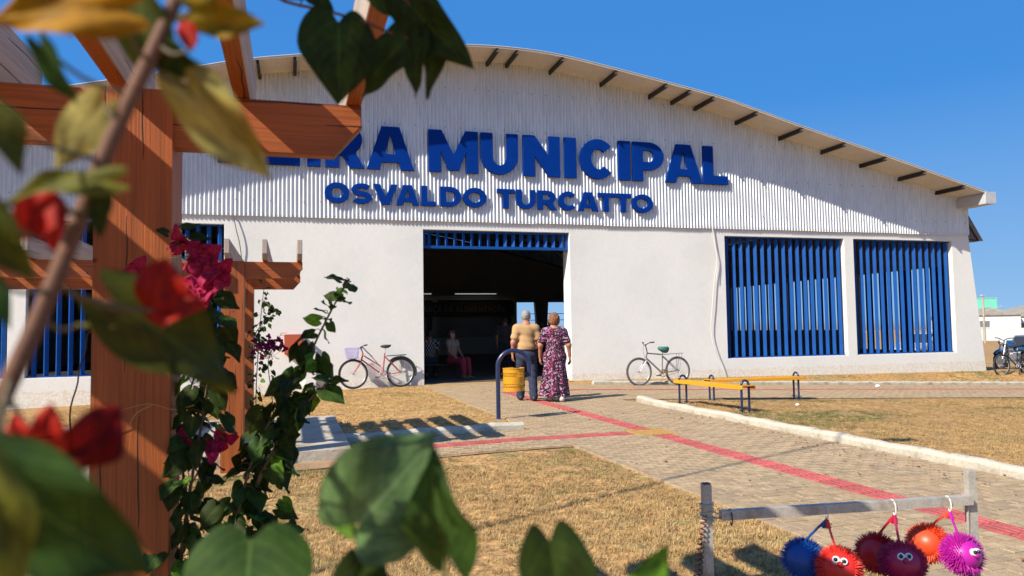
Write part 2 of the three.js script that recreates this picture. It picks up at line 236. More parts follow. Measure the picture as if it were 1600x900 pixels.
// pavers
{
  const L = 0.2, W = 0.1, gap = 0.004, hgt = 0.05, list = [];
  const red = (x, z) => (Math.abs(z - 0.22) < 0.13 && Math.abs(x) < 1.9) || (Math.abs(x + 0.7) < 0.13 && z > 3.0) || (Math.abs(z - 3.15) < 0.13 && x > -0.83) || (Math.abs(z - 9.72) < 0.13 && x < -0.57 && x > -4.3) || (Math.abs(x + 0.7) < 0.265 && Math.abs(z - 9.72) < 0.265);
  for (const [x0, x1, z0, z1] of PATHS) {
    let row = 0;
    for (let z = z0 + W / 2; z < z1 - W / 2 + 0.01; z += W, row++) {   // running bond, cut to fit at the edges and beside the guide strips
      const cuts = [x0, x1]; for (let x = x0 + 0.005; x < x1; x += 0.005) if (red(x, z) !== red(x - 0.005, z)) cuts.push(x);
      cuts.sort((a, b) => a - b);
      for (let c = 0; c < cuts.length - 1; c++) {
        const a = cuts[c], b = cuts[c + 1]; if (b - a < 0.02 || red((a + b) / 2, z)) continue;
        for (let x = x0 - (row % 2 ? L / 2 : 0); x < b; x += L) { const l = Math.max(a, x), r = Math.min(b, x + L); if (r - l > 0.025 && !(z < 0.08 && Math.abs((l + r) / 2) > 1.9)) list.push([(l + r) / 2, z, (r - l) / L]); }
      }
    }
  }
  const cam = camera.position;
  const px = ([x, z]) => { const d = V(x, 0, z).sub(cam), f = V(0, 0, -1).applyQuaternion(camera.quaternion), r = V(1, 0, 0).applyQuaternion(camera.quaternion), zz = d.dot(f), u = d.dot(r) / zz; return zz > 0.5 && Math.abs(u) < 0.7 ? zz : 99; };
  list.sort((a, b) => px(a) - px(b));
  const cols = [[0.57, 0.42, 0.255], [0.54, 0.395, 0.235], [0.51, 0.375, 0.235], [0.60, 0.45, 0.275], [0.49, 0.365, 0.23], [0.57, 0.405, 0.235]];
  const geo = (() => { const g = box(-L / 2 + gap / 2, L / 2 - gap / 2, -hgt, 0, -W / 2 + gap / 2, W / 2 - gap / 2, 0.004); return g; })();
  const geos = [0, 1, 2, 3].map((k) => { const g = geo.clone(), uv = g.attributes.uv; for (let i = 0; i < uv.count; i++) uv.setXY(i, uv.getX(i) + k * 0.27, uv.getY(i) + k * 0.61); return g; });
  const mats = cols.map((c) => { const m = M.paver.clone(); m.color.setRGB(...c); return m; });
  list.slice(0, 300).forEach(([x, z, w]) => {
    const m = new THREE.Mesh(geos[Math.floor(rnd() * 4)], mats[Math.floor(rnd() * 6)]); m.name = 'paver'; m.castShadow = m.receiveShadow = true;
    m.position.set(x, H(x, z) + 0.021 + rr(-0.002, 0.002), z); m.rotation.set(rr(-0.004, 0.004), rr(-0.012, 0.012), -Math.atan(0.035) * (x > 1 ? 1 : 0) + rr(-0.004, 0.004)); m.scale.x = w; mainWalk.add(m);
  });
  const rest = list.slice(300), im = new THREE.InstancedMesh(geo, M.paver, rest.length), mt = new THREE.Matrix4(), q = new THREE.Quaternion(), e = new THREE.Euler(), c = new THREE.Color();
  rest.forEach(([x, z, w], i) => {
    e.set(rr(-0.004, 0.004), rr(-0.012, 0.012), -Math.atan(0.035) * (x > 1 ? 1 : 0) + rr(-0.004, 0.004));
    mt.compose(V(x, H(x, z) + 0.021 + rr(-0.002, 0.002), z), q.setFromEuler(e), V(w, 1, 1)); im.setMatrixAt(i, mt);
    const k = cols[Math.floor(rnd() * 6)], f = rr(0.93, 1.07); im.setColorAt(i, c.setRGB(k[0] * f, k[1] * f, k[2] * f));
  });
  im.name = 'paver_field'; im.userData.kind = 'stuff'; im.castShadow = im.receiveShadow = true; mainWalk.add(im);
  // red ribbed guide tiles and the yellow studded warning square
  const tile = merge([box(-0.123, 0.123, -0.04, 0, -0.123, 0.123, 0.003), ...[-0.09, -0.03, 0.03, 0.09].map((o) => box(o - 0.016, o + 0.016, -0.002, 0.006, -0.118, 0.118, 0.003))]);
  const warn = merge([box(-0.123, 0.123, -0.04, 0, -0.123, 0.123, 0.003), ...[...Array(16)].map((_, i) => new THREE.CylinderGeometry(0.014, 0.02, 0.007, 10).translate(-0.09 + (i % 4) * 0.06, 0.003, -0.09 + Math.floor(i / 4) * 0.06))]);
  const redM = [0.9, 1.0, 1.08].map((f) => { const m = M.tactR.clone(); m.color.multiplyScalar(f); return m; });
  const put = (x, z, turn, g, m, name) => { const o = new THREE.Mesh(g, m); o.name = name; o.castShadow = o.receiveShadow = true; o.position.set(x, H(x, z) + 0.022 + rr(-0.001, 0.001), z); o.rotation.set(0, turn, x > 1 ? -Math.atan(0.035) : 0); mainWalk.add(o); };
  for (let z = 3.4; z < 18.5; z += 0.25) if (Math.abs(z - 9.72) > 0.3) put(-0.7, z, 0, tile, redM[Math.floor(rnd() * 3)], 'guide_tile');
  for (let x = -0.7; x < 15; x += 0.25) put(x, 3.15, Math.PI / 2, tile, redM[Math.floor(rnd() * 3)], 'guide_tile');
  for (let x = -1.12; x > -4.2; x -= 0.25) put(x, 9.72, Math.PI / 2, tile, redM[Math.floor(rnd() * 3)], 'guide_tile');
  for (let x = -1.78; x < 1.85; x += 0.25) put(x, 0.22, 0, warn, M.tactY, 'warning_tile');
  for (const dx of [-0.125, 0.125]) for (const dz of [-0.125, 0.125]) put(-0.7 + dx, 9.72 + dz, 0, warn, M.tactY, 'warning_tile');
}
// kerbs: each a run of cast stones
function kerb(pts, w, h, label) {
  const t = thing('kerb', label, 'kerb'); const stone = 1.0;
  let prev = null;
  const c = new THREE.CatmullRomCurve3(pts.map((q) => V(q[0], 0, q[1])), false, 'centripetal'), len = c.getLength(), n = Math.round(len / stone);
  for (let i = 0; i < n; i++) {
    const a = c.getPointAt(i / n), b = c.getPointAt((i + 1) / n), d = V().subVectors(b, a), L = d.length() - 0.006;
    const segs = 6, prof = [[-w / 2, -0.15], [-w / 2, h - 0.035], [-w / 2 + 0.02, h - 0.01], [-w / 2 + 0.05, h], [w / 2 - 0.05, h], [w / 2 - 0.02, h - 0.01], [w / 2, h - 0.035], [w / 2, -0.15]];
    const g = new THREE.ExtrudeGeometry(new THREE.Shape(prof.map((q) => new THREE.Vector2(...q))), { depth: L, steps: segs, bevelEnabled: true, bevelThickness: 0.004, bevelSize: 0.004, bevelOffset: -0.004, bevelSegments: 1 });
    const ph = rr(0, 9), p = g.attributes.position;
    for (let k = 0; k < p.count; k++) { const y = p.getY(k), z = p.getZ(k); const s = 0.006 * Math.sin(z * 7 + ph) + 0.004 * Math.sin(z * 19 + ph * 2); p.setX(k, p.getX(k) + s * 0.7); if (y > 0) p.setY(k, y + s); }
    g.rotateY(Math.atan2(d.x, d.z)); g.translate(a.x, 0, a.z);
    for (let k = 0; k < p.count; k++) p.setY(k, p.getY(k) + H(p.getX(k), p.getZ(k)));
    g.computeVertexNormals();
    part('kerb_stone', boxUV(g), M.kerb, t);
  }
  return t;
}
kerb([[1.0, 5.92], [0.94, 6.15], [0.90, 6.8], [0.90, 9], [0.90, 12], [0.90, 15], [0.90, 18.6]], 0.16, 0.11, 'white painted kerb edging the lawn with the yellow benches');
kerb([[1.95, 1.36], [6, 1.36], [12, 1.36], [17, 1.36]], 0.14, 0.11, 'pale kerb along the dry grass strip below the louvred windows');
kerb([[-4.42, 8.78], [-3.5, 8.78], [-2.1, 8.78]], 0.15, 0.11, 'short white kerb in front of the litter bin lawn');
// raised concrete pad under the far pergola, low strip in front of it
struct('pavement', [box(-14, -4.42, -0.35, 0.075, 6.6, 10.06, 0.01)], M.concrete);
struct('path', [sheet(-14, -4.3, 10.04, 10.5, 0.016)], M.sand);

// ---------- market hall ----------
const KN = [[0, 8.19], [1.3, 8.13], [2.9, 7.90], [4.3, 7.67], [6, 7.37], [7, 7.12], [8.41, 6.755], [11.18, 6.09], [14.69, 5.195], [16, 4.86]];
function Y(x) {   // underside of the roof
  x = Math.abs(x); let i = 0; while (i < KN.length - 2 && x > KN[i + 1][0]) i++;
  const m = (k) => (k <= 0 ? 0 : k >= KN.length - 1 ? -0.256 : (KN[k + 1][1] - KN[k - 1][1]) / (KN[k + 1][0] - KN[k - 1][0]));
  const [x0, y0] = KN[i], [x1, y1] = KN[i + 1], h = x1 - x0, t = (x - x0) / h, t2 = t * t, t3 = t2 * t;
  return (2 * t3 - 3 * t2 + 1) * y0 + (t3 - 2 * t2 + t) * h * m(i) + (-2 * t3 + 3 * t2) * y1 + (t3 - t2) * h * m(i + 1);
}
const HALL_D = -31;
const hall = thing('market_hall', 'long white market hall with arched roof, ribbed metal gable and blue louvred windows', 'building');
const WH = 4.085, DOOR = [-1.927, 1.927, 3.845], WIN = [[-14.49, -10.85], [-10.515, -6.54], [6.54, 10.515], [10.85, 14.49]], WY = [0.45, 3.86];
{
  const s = new THREE.Shape(); [[-15.7, -0.9], [DOOR[0], -0.9], [DOOR[0], DOOR[2]], [DOOR[1], DOOR[2]], [DOOR[1], -0.9], [15.7, -0.9], [15.15, WH], [-15.15, WH]].forEach((q, i) => (i ? s.lineTo(...q) : s.moveTo(...q))); s.closePath();
  for (const [a, b] of WIN) { const h = new THREE.Path(); h.moveTo(a, WY[0]); h.lineTo(a, WY[1]); h.lineTo(b, WY[1]); h.lineTo(b, WY[0]); h.closePath(); s.holes.push(h); }
  const g = new THREE.ExtrudeGeometry(s, { depth: 0.22, bevelEnabled: true, bevelThickness: 0.006, bevelSize: 0.006, bevelOffset: -0.006, bevelSegments: 1 }).translate(0, 0, -0.226);
  part('front_wall', boxUV(g), M.wall, hall);
  for (const x of [DOOR[0], DOOR[1]]) part('door_pier', boxUV(box(x < 0 ? x - 0.3 : x + 0.004, x < 0 ? x - 0.004 : x + 0.3, -0.5, DOOR[2], -0.5, -0.228)), M.wall, hall);
  part('ledge', box(-15.13, 15.13, WH + 0.002, WH + 0.03, -0.2, 0.05), M.gutter, hall);
}
// ribbed gable sheets
{
  const pitch = 0.095, per = 10, sw = pitch * per, n = Math.ceil(30.3 / sw);
  for (let k = 0; k < n; k++) {
    const x0 = -15.15 + k * sw, x1 = Math.min(15.15, x0 + sw), segs = Math.round((x1 - x0) / pitch * 8), pos = [], uv = [], idx = [], dz = (k % 2) * 0.004 + rr(0, 0.003), dy = rr(-0.012, 0.006);
    for (let i = 0; i <= segs; i++) {
      const x = x0 + (x1 - x0) * i / segs, w = Math.sin((x + 15.15) / pitch * 2 * Math.PI), z = 0.047 + dz + 0.0185 * Math.sign(w) * Math.pow(Math.abs(w), 0.75);
      pos.push(x, WH - 0.03 + dy, z, x, Y(x) + 0.01, z); uv.push(x, 0, x, Y(x) - WH);
      if (i) { const a = i * 2; idx.push(a - 2, a, a - 1, a - 1, a, a + 1); }
    }
    const g = new THREE.BufferGeometry(); g.setAttribute('position', new THREE.Float32BufferAttribute(pos, 3)); g.setAttribute('uv', new THREE.Float32BufferAttribute(uv, 2)); g.setIndex(idx); g.computeVertexNormals();
    part('cladding_sheet', g, M.clad, hall);
  }
  const screws = [];
  for (let r = 0; r < 4; r++) for (let x = -15; x < 15.1; x += pitch * 4) { const y = WH + 0.35 + r * 1.0 + 0.0; if (y < Y(x) - 0.15) { const xs = Math.round((x + 15.15) / pitch - 0.25) * pitch + pitch * 0.25 - 15.15; screws.push(new THREE.CylinderGeometry(0.011, 0.013, 0.012, 6).rotateX(Math.PI / 2).translate(xs, y + rr(-0.01, 0.01), 0.07)); } }
  const sc = part('screws', screws, M.black, hall); sc.userData.kind = 'stuff';
}
// roof
{
  const up = [], dn = []; for (let x = -14.9; x <= 14.901; x += 0.2) { dn.push([x, Y(x)]); up.push([x, Y(x) + 0.045]); }
  const g = poly([...dn, ...up.reverse()], 1.06 - HALL_D).translate(0, 0, HALL_D);
  part('roof', boxUV(g), M.soffit, hall);
  const cap = []; for (let x = -14.9; x <= 14.901; x += 0.2) cap.push(V(x, Y(x) + 0.045, 1.065)); part('roof_trim', tube(cap, 0.013, 160, 5), M.gutter, hall);
  const px = [-13.95, -12.54, -11.18, -9.8, -8.41, -7, -5.79, -4.99, -4.31, -2.9, -1.45, -0.25, 0.26, 1.45, 2.9, 4.31, 4.99, 5.69, 7.0, 8.41, 9.8, 11.18, 12.54, 13.95];
  for (const x of px) {
    const sl = Math.atan((Y(x + 0.05) - Y(x - 0.05)) / 0.1), g2 = merge([box(-0.03, 0.03, -0.012, 0, 0, 1.19), box(-0.03, -0.024, -0.1, -0.012, 0, 1.19), box(-0.024, 0.03, -0.112, -0.1, 0, 1.19), box(0.024, 0.03, -0.1, -0.078, 0, 1.19)]);
    g2.rotateZ(sl); g2.translate(x, Y(x) - 0.004, -0.12); part('purlin', g2, M.black, hall);
  }
  for (const s of [-1, 1]) part('gutter', [s > 0 ? box(14.68, 15.06, 4.86, 4.875, HALL_D, 1.1) : box(-15.06, -14.68, 4.86, 4.875, HALL_D, 1.1), box(s > 0 ? 14.68 : -14.695, s > 0 ? 14.695 : -14.68, 4.876, 5.16, HALL_D, 1.1), box(s > 0 ? 15.045 : -15.06, s > 0 ? 15.06 : -15.045, 4.876, 5.22, HALL_D, 1.1), box(s > 0 ? 14.697 : -15.043, s > 0 ? 15.043 : -14.697, 4.878, 5.215, 1.06, 1.098)], M.gutter, hall);
  // side awning
  const pos = [], idx = [], uv = [], nn = 60; for (let i = 0; i <= nn; i++) { const z = -0.25 - i * 0.075, o = 0.018 * Math.sin(i * 1.57); pos.push(15.22 + o, 5.12, z, 16.02 + o, 3.93, z); uv.push(0, z, 1.4, z); if (i) { const a = i * 2; idx.push(a - 2, a, a - 1, a - 1, a, a + 1); } }
  const g3 = new THREE.BufferGeometry(); g3.setAttribute('position', new THREE.Float32BufferAttribute(pos, 3)); g3.setAttribute('uv', new THREE.Float32BufferAttribute(uv, 2)); g3.setIndex(idx); g3.computeVertexNormals();
  const aw = part('side_awning', g3, M.gutter, hall);
  for (const z of [-0.35, -1.8, -3.3]) part('awning_bracket', [rod(V(15.18, 4.98, z), V(15.92, 3.95, z), 0.03, 0.03, 6), rod(V(15.25, 3.98, z), V(15.92, 3.95, z), 0.025, 0.025, 6)], M.black, aw);
}
// louvred windows: twisted vertical blades
function louvre(a, b, y0, y1, n, zc, name) {
  const w = new THREE.Group(); w.name = name; hall.add(w);
  part('frame_rail', box(a, b, y1 - 0.035, y1 - 0.002, zc - 0.07, zc + 0.03), M.blue, w); part('frame_rail', box(a, b, y0 + 0.002, y0 + 0.03, zc - 0.07, zc + 0.03), M.blue, w);
  const g = box(-0.048, 0.048, y0 + 0.032, y1 - 0.037, -0.017, 0.017, 0.0015);
  for (let i = 0; i < n; i++) { const m = part('slat', g, M.blue, w); m.position.set(a + (i + 0.55) * (b - a) / n, 0, zc - 0.02); m.rotation.y = (a < 0 ? 0.80 : -0.80) + rr(-0.03, 0.03); }
  return w;
}
WIN.forEach(([a, b], i) => louvre(a, b, WY[0], WY[1], i === 0 || i === 3 ? 15 : 17, -0.13, 'louvred_window'));
{
  const w = new THREE.Group(); w.name = 'door_grille'; hall.add(w); const y0 = 3.39, y1 = 3.842;
  part('frame', [box(-1.92, 1.92, y1 - 0.05, y1 - 0.004, -0.2, -0.1), box(-1.92, 1.92, y0, y0 + 0.07, -0.2, -0.1), box(-1.92, -1.86, y0 + 0.071, y1 - 0.051, -0.2, -0.1), box(1.86, 1.92, y0 + 0.071, y1 - 0.051, -0.2, -0.1), box(-0.03, 0.03, y0 + 0.071, y1 - 0.051, -0.2, -0.1)], M.blue, w);
  const g = box(-0.05, 0.05, y0 + 0.072, y1 - 0.052, -0.014, 0.014);
  for (let i = 0; i < 17; i++) { if (i === 8) continue; const m = part('slat', g, M.blue, w); m.position.set(-1.86 + (i + 0.5) * 3.72 / 17, 0, -0.15); m.rotation.y = i < 8 ? 0.8 : -0.8; }
}
// side and back walls, floor
{
  for (const s of [-1, 1]) {
    const X0 = s > 0 ? 14.78 : -15.0, X1 = s > 0 ? 15.0 : -14.78, gs = [box(X0, X1, -0.9, 0.45, HALL_D, -0.25), box(X0, X1, 0.451, 1.15, HALL_D, -4.86), box(X0, X1, 3.15, 4.86, HALL_D, -0.25)];
    for (let z = -0.25, k = 0; z > HALL_D + 1; z -= 4.2, k++) gs.push(box(X0, X1, k > 1 ? 1.151 : 0.451, 3.149, z - 0.4, z));
    gs.push(box(X0, X1, 1.151, 3.149, HALL_D, -13.3));
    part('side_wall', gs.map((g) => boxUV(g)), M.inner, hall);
  }
  const gable = []; for (let x = -15; x <= 15.01; x += 0.5) gable.push([x, Y(x) - 0.01]);
  const s = new THREE.Shape(); s.moveTo(-15, -0.9); s.lineTo(7.6, -0.9); s.lineTo(7.6, 3.2); s.lineTo(13.8, 3.2); s.lineTo(13.8, -0.9); s.lineTo(15, -0.9); for (const q of gable.reverse()) s.lineTo(...q); s.closePath();
  // louvres in the side openings too
  const sg = box(-0.006, 0.006, 0.452, 3.148, -0.075, 0.075, 0.0015);
  for (const s of [-1, 1]) for (let b = 0; b < 3; b++) { const w = new THREE.Group(); w.name = 'louvred_window'; hall.add(w); for (let i = 0; i < 17; i++) { const m = part('slat', sg, M.blue, w); m.position.set(s * 14.89, 0, -0.65 - b * 4.2 - (i + 0.5) * 3.8 / 17); m.rotation.y = -0.14; } }
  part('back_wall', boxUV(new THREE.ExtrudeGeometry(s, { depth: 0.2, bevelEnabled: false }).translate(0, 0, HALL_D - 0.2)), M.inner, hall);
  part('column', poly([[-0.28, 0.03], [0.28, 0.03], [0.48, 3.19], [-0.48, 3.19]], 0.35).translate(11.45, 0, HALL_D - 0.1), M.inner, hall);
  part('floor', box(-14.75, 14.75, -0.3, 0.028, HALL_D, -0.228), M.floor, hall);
  for (const z of [-13, -19, -25]) {   // roof trusses
    const gs = []; let pv = null; for (let x = -14.6; x <= 14.61; x += 1.46) { const a = V(x, Y(x) - 0.16, z), b = V(x, Y(x) - 0.95 - 0.1, z); gs.push(rod(a, b, 0.025, 0.025, 5)); if (pv) { gs.push(rod(pv[0], a, 0.04, 0.04, 5), rod(pv[1], b, 0.04, 0.04, 5), rod(pv[0], b, 0.022, 0.022, 5)); } pv = [a, b]; }
    part('roof_truss', gs, M.black, hall);
  }
}
// raised lettering
function arc(cx, cy, rx, ry, a0, a1, n = 22) { const o = []; for (let i = 0; i <= n; i++) { const a = a0 + (a1 - a0) * i / n; o.push([cx + rx * Math.cos(a), cy + ry * Math.sin(a)]); } return o; }
function letterShape(ch, w, h) {
  const s = Math.min(0.285 * h, w * 0.48), t = 0.225 * h, PI = Math.PI; let o, hole;
  switch (ch) {
    case 'I': o = [[0, 0], [w, 0], [w, h], [0, h]]; break;
    case 'L': o = [[0, 0], [w, 0], [w, t], [s, t], [s, h], [0, h]]; break;
    case 'F': o = [[0, 0], [s, 0], [s, 0.34 * h], [w * 0.92, 0.34 * h], [w * 0.92, 0.34 * h + t], [s, 0.34 * h + t], [s, h - t], [w, h - t], [w, h], [0, h]]; break;
    case 'E': o = [[0, 0], [w, 0], [w, t], [s, t], [s, 0.39 * h], [w * 0.92, 0.39 * h], [w * 0.92, 0.39 * h + t * 0.95], [s, 0.39 * h + t * 0.95], [s, h - t], [w, h - t], [w, h], [0, h]]; break;
    case 'T': o = [[w / 2 - s / 2, 0], [w / 2 + s / 2, 0], [w / 2 + s / 2, h - t], [w, h - t], [w, h], [0, h], [0, h - t], [w / 2 - s / 2, h - t]]; break;
    case 'M': o = [[0, 0], [s * 0.98, 0], [s * 0.98, 0.5 * h], [0.5 * w - 0.12 * h, 0.05 * h], [0.5 * w + 0.12 * h, 0.05 * h], [w - s * 0.98, 0.5 * h], [w - s * 0.98, 0], [w, 0], [w, h], [w - s * 1.05, h], [0.5 * w, 0.42 * h], [s * 1.05, h], [0, h]]; break;
    case 'N': o = [[0, 0], [s, 0], [s, 0.5 * h], [w - s * 1.02, 0], [w, 0], [w, h], [w - s, h], [w - s, 0.5 * h], [s * 1.02, h], [0, h]]; break;
    case 'A': { const a = 0.31 * w, m = a / h, c = s * 1.04, y1 = 0.17 * h, y2 = 0.36 * h, x2 = c + m * y2; o = [[0, 0], [c, 0], [c + m * y1 * 0.9, y1], [w - c - m * y1 * 0.9, y1], [w - c, 0], [w, 0], [w - a, h], [a, h]]; const top = y2 + (w / 2 - x2) / (m * 0.78); hole = [[x2, y2], [w - x2, y2], [w / 2 + 0.012 * h, Math.min(top, 0.78 * h)], [w / 2 - 0.012 * h, Math.min(top, 0.78 * h)]]; break; }
    case 'V': { const b = 0.33 * w, c = s * 1.08; o = [[b, 0], [w - b, 0], [w, h], [w - c, h], [w / 2, 0.34 * h], [c, h], [0, h]]; break; }
    case 'U': { const ry = 0.46 * h; o = [[0, h], ...arc(w / 2, ry, w / 2, ry, PI, 2 * PI), [w, h], [w - s, h], ...arc(w / 2, ry, w / 2 - s, ry - t, 2 * PI, PI), [s, h]]; break; }
    case 'O': o = arc(w / 2, h / 2, w / 2, h / 2, 0, 2 * PI, 40).slice(0, -1); hole = arc(w / 2, h / 2, w / 2 - s, h / 2 - t * 1.08, 0, 2 * PI, 30).slice(0, -1); break;
    case 'C': o = [...arc(w / 2, h / 2, w / 2, h / 2, 0.72, 2 * PI - 0.72, 40), ...arc(w / 2 + 0.02 * h, h / 2, w / 2 - s, h / 2 - t * 1.1, 2 * PI - 0.75, 0.75, 30)]; break;
    case 'D': o = [[0, 0], [w * 0.45, 0], ...arc(w * 0.45, h / 2, w * 0.55, h / 2, -PI / 2, PI / 2), [0, h]]; hole = [[s, t], [w * 0.45, t], ...arc(w * 0.45, h / 2, w * 0.55 - s, h / 2 - t, -PI / 2, PI / 2), [s, h - t]]; break;
    case 'P': { const y0 = 0.28 * h, ry = (h - y0) / 2, cx = w * 0.52; o = [[0, 0], [s, 0], [s, y0], [cx, y0], ...arc(cx, y0 + ry, w - cx, ry, -PI / 2, PI / 2), [0, h]]; hole = [[s, y0 + t * 0.95], [cx, y0 + t * 0.95], ...arc(cx, y0 + ry, Math.max(0.03, w - cx - s * 0.95), ry - t * 0.95, -PI / 2, PI / 2, 12), [s, h - t * 0.95]]; break; }
    case 'R': { const y0 = 0.3 * h, ry = (h - y0) / 2, cx = w * 0.48; o = [[0, 0], [s, 0], [s, y0 - 0.02 * h], [0.42 * w, y0 - 0.02 * h], [w - s * 1.12, 0], [w, 0], [0.76 * w, 0.36 * h], ...arc(cx, y0 + ry, w * 0.94 - cx, ry, -PI / 3.2, PI / 2), [0, h]]; hole = [[s, y0 + t * 0.95], [cx, y0 + t * 0.95], ...arc(cx, y0 + ry, Math.max(0.03, w * 0.94 - cx - s * 0.95), ry - t * 0.95, -PI / 2, PI / 2, 12), [s, h - t * 0.95]]; break; }
    case 'S': { const rx = (w - s * 0.9) / 2, ry = (h - t) / 4, c1 = h - t / 2 - ry, c2 = t / 2 + ry, mid = [...arc(w / 2, c1, rx, ry, 0.45, 1.5 * PI, 26), ...arc(w / 2, c2, rx, ry, PI / 2, -PI + 0.45, 26).slice(1)]; const L = [], Rr = []; mid.forEach((q, i) => { const a = mid[Math.max(0, i - 1)], b = mid[Math.min(mid.length - 1, i + 1)], dx = b[0] - a[0], dy = b[1] - a[1], l = Math.hypot(dx, dy), hx = -dy / l * s * 0.46, hy = dx / l * t * 0.5; L.push([q[0] + hx, q[1] + hy]); Rr.push([q[0] - hx, q[1] - hy]); }); o = [...L, ...Rr.reverse()]; break; }
  }
  const sh = new THREE.Shape(o.map((q) => new THREE.Vector2(...q)));
  if (hole) sh.holes.push(new THREE.Path(hole.map((q) => new THREE.Vector2(...q))));
  return sh;
}
function lettering(list, y0, y1) {
  for (const [ch, a, b] of list) part('letter', poly(letterShape(ch, b - a, y1 - y0), 0.075, 0.003).translate(a, y0, 0.072), M.letter, hall);
}
lettering([['F', -6.68, -5.96], ['E', -5.82, -4.86], ['I', -4.7, -4.39], ['R', -4.27, -3.36], ['A', -3.31, -2.16], ['M', -1.79, -0.54], ['U', -0.46, 0.52], ['N', 0.66, 1.66], ['I', 1.78, 2.11], ['C', 2.21, 3.23], ['I', 3.32, 3.66], ['P', 3.73, 4.65], ['A', 4.69, 5.82], ['L', 5.86, 6.62]], 5.27, 6.335);
lettering([['O', -4.3, -3.72], ['S', -3.67, -3.19], ['V', -3.15, -2.57], ['A', -2.6, -2.05], ['L', -1.98, -1.62], ['D', -1.51, -0.98], ['O', -0.93, -0.33], ['T', -0.05, 0.42], ['U', 0.46, 0.97], ['R', 1.03, 1.55], ['C', 1.6, 2.13], ['A', 2.14, 2.71], ['T', 2.71, 3.17], ['T', 3.2, 3.66], ['O', 3.68, 4.3]], 4.41, 4.91);

// food kiosk inside the hall
const font = await new FontLoader().loadAsync('fonts/droid/droid_sans_bold.typeface.json');
{
  const k = thing('food_kiosk', 'dim food court kiosk with lettered fascia deep inside the open doorway', 'kiosk');
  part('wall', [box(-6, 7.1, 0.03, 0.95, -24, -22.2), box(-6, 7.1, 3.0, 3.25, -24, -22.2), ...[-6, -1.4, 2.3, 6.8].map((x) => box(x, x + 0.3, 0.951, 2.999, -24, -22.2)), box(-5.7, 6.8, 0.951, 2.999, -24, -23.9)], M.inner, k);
  const b = part('sign_board', box(-5.8, 6.9, 2.1, 2.9, -22.19, -22.1), M.dark, k);
  const tg = new TextGeometry('PRAÇA DE ALIMENTAÇÃO', { font, size: 0.3, depth: 0.03, curveSegments: 3 }); tg.computeBoundingBox(); const bb = tg.boundingBox;
  tg.translate(-bb.min.x, 0, 0); tg.scale(4.9 / (bb.max.x - bb.min.x), 1, 1); tg.translate(1.55, 2.35, -22.095);
  part('sign_text', tg, std({ color: lin(0.2, 0.12, 0.05), roughness: 0.6 }), b);
  RectAreaLightUniformsLib.init();
  for (const x of [1.0, 4.6]) {
    const l = thing('tube_light', x < 2 ? 'lit fluorescent tube at the left above the kiosk fascia' : 'lit fluorescent tube at the right above the kiosk fascia', 'lamp', 'tube lights above the kiosk', [x, 3.3, -21.6]);
    part('fitting', [box(-1.2, 1.2, 0.035, 0.09, -0.05, 0.05), rod(V(-1, 0.09, 0), V(-1, Y(x) - 3.3, 0), 0.004, 0.004, 5), rod(V(1, 0.09, 0), V(1, Y(x) - 3.3, 0), 0.004, 0.004, 5)], M.gutter, l);
    part('tube', rod(V(-1.15, 0.015, 0), V(1.15, 0.015, 0), 0.014, 0.014, 8), std({ color: 0xffffff, emissive: new THREE.Color(0.9, 1, 0.95), emissiveIntensity: 0.35 }), l);
    const ra = new THREE.RectAreaLight(0xf4fff8, 1.2, 2.3, 0.03); ra.position.set(x, 3.295, -21.6); ra.lookAt(x, 0, -21.6); scene.add(ra);
  }
}
// fittings on the front wall
{
  const b = thing('hose_cabinet', 'red box mounted on the white wall above a pale post', 'cabinet', null, [-5.0, 0.84, 0]);
  part('cabinet', box(-0.21, 0.21, 0, 0.46, 0.008, 0.22, 0.008), std({ color: lin(0.42, 0.085, 0.035), roughness: 0.5 }), b);
  part('door', box(-0.19, 0.19, 0.02, 0.44, 0.222, 0.23, 0.003), std({ color: lin(0.45, 0.09, 0.035), roughness: 0.45 }), b);
  const p = thing('meter_post', 'pale plastered meter post against the wall beside the ladies bicycle', 'post', null, [-4.62, -0.12, 0]);
  part('shaft', box(-0.12, 0.12, 0, 1.0, 0.008, 0.16, 0.008), M.wall, p); part('cap', box(-0.14, 0.14, 1.002, 1.05, 0.008, 0.18, 0.008), M.concrete, p);
  const cab = std({ color: lin(0.62, 0.6, 0.56), roughness: 0.7 });
  const c1 = part('cable', [tube([[6.135, 4.05, 0.05], [6.2, 3.62, 0.045], [6.25, 3.2, 0.06], [6.14, 2.6, 0.065], [6.07, 2.05, 0.07], [6.0, 1.17, 0.065], [6.09, 0.73, 0.08], [6.30, 0.3, 0.06], [6.42, -0.05, 0.05]], 0.011, 60, 6), tube([[6.15, 4.05, 0.05], [6.23, 3.5, 0.05], [6.27, 3.15, 0.06], [6.2, 2.6, 0.07]], 0.009, 30, 6)], cab, scene);
  tag(c1, 'pale loose cable sagging down the white wall left of the right windows', 'cable');
  const c2 = part('cable', [tube([[-6.34, 4.06, 0.05], [-6.28, 3.75, 0.08], [-6.2, 3.4, 0.07], [-6.15, 2.9, 0.03], [-6.15, 1.4, 0.02], [-6.15, -0.1, 0.02]], 0.012, 40, 6)], std({ color: lin(0.12, 0.12, 0.12), roughness: 0.7 }), scene);
  tag(c2, 'dark cable hanging down the white wall above the far pergola', 'cable');
}
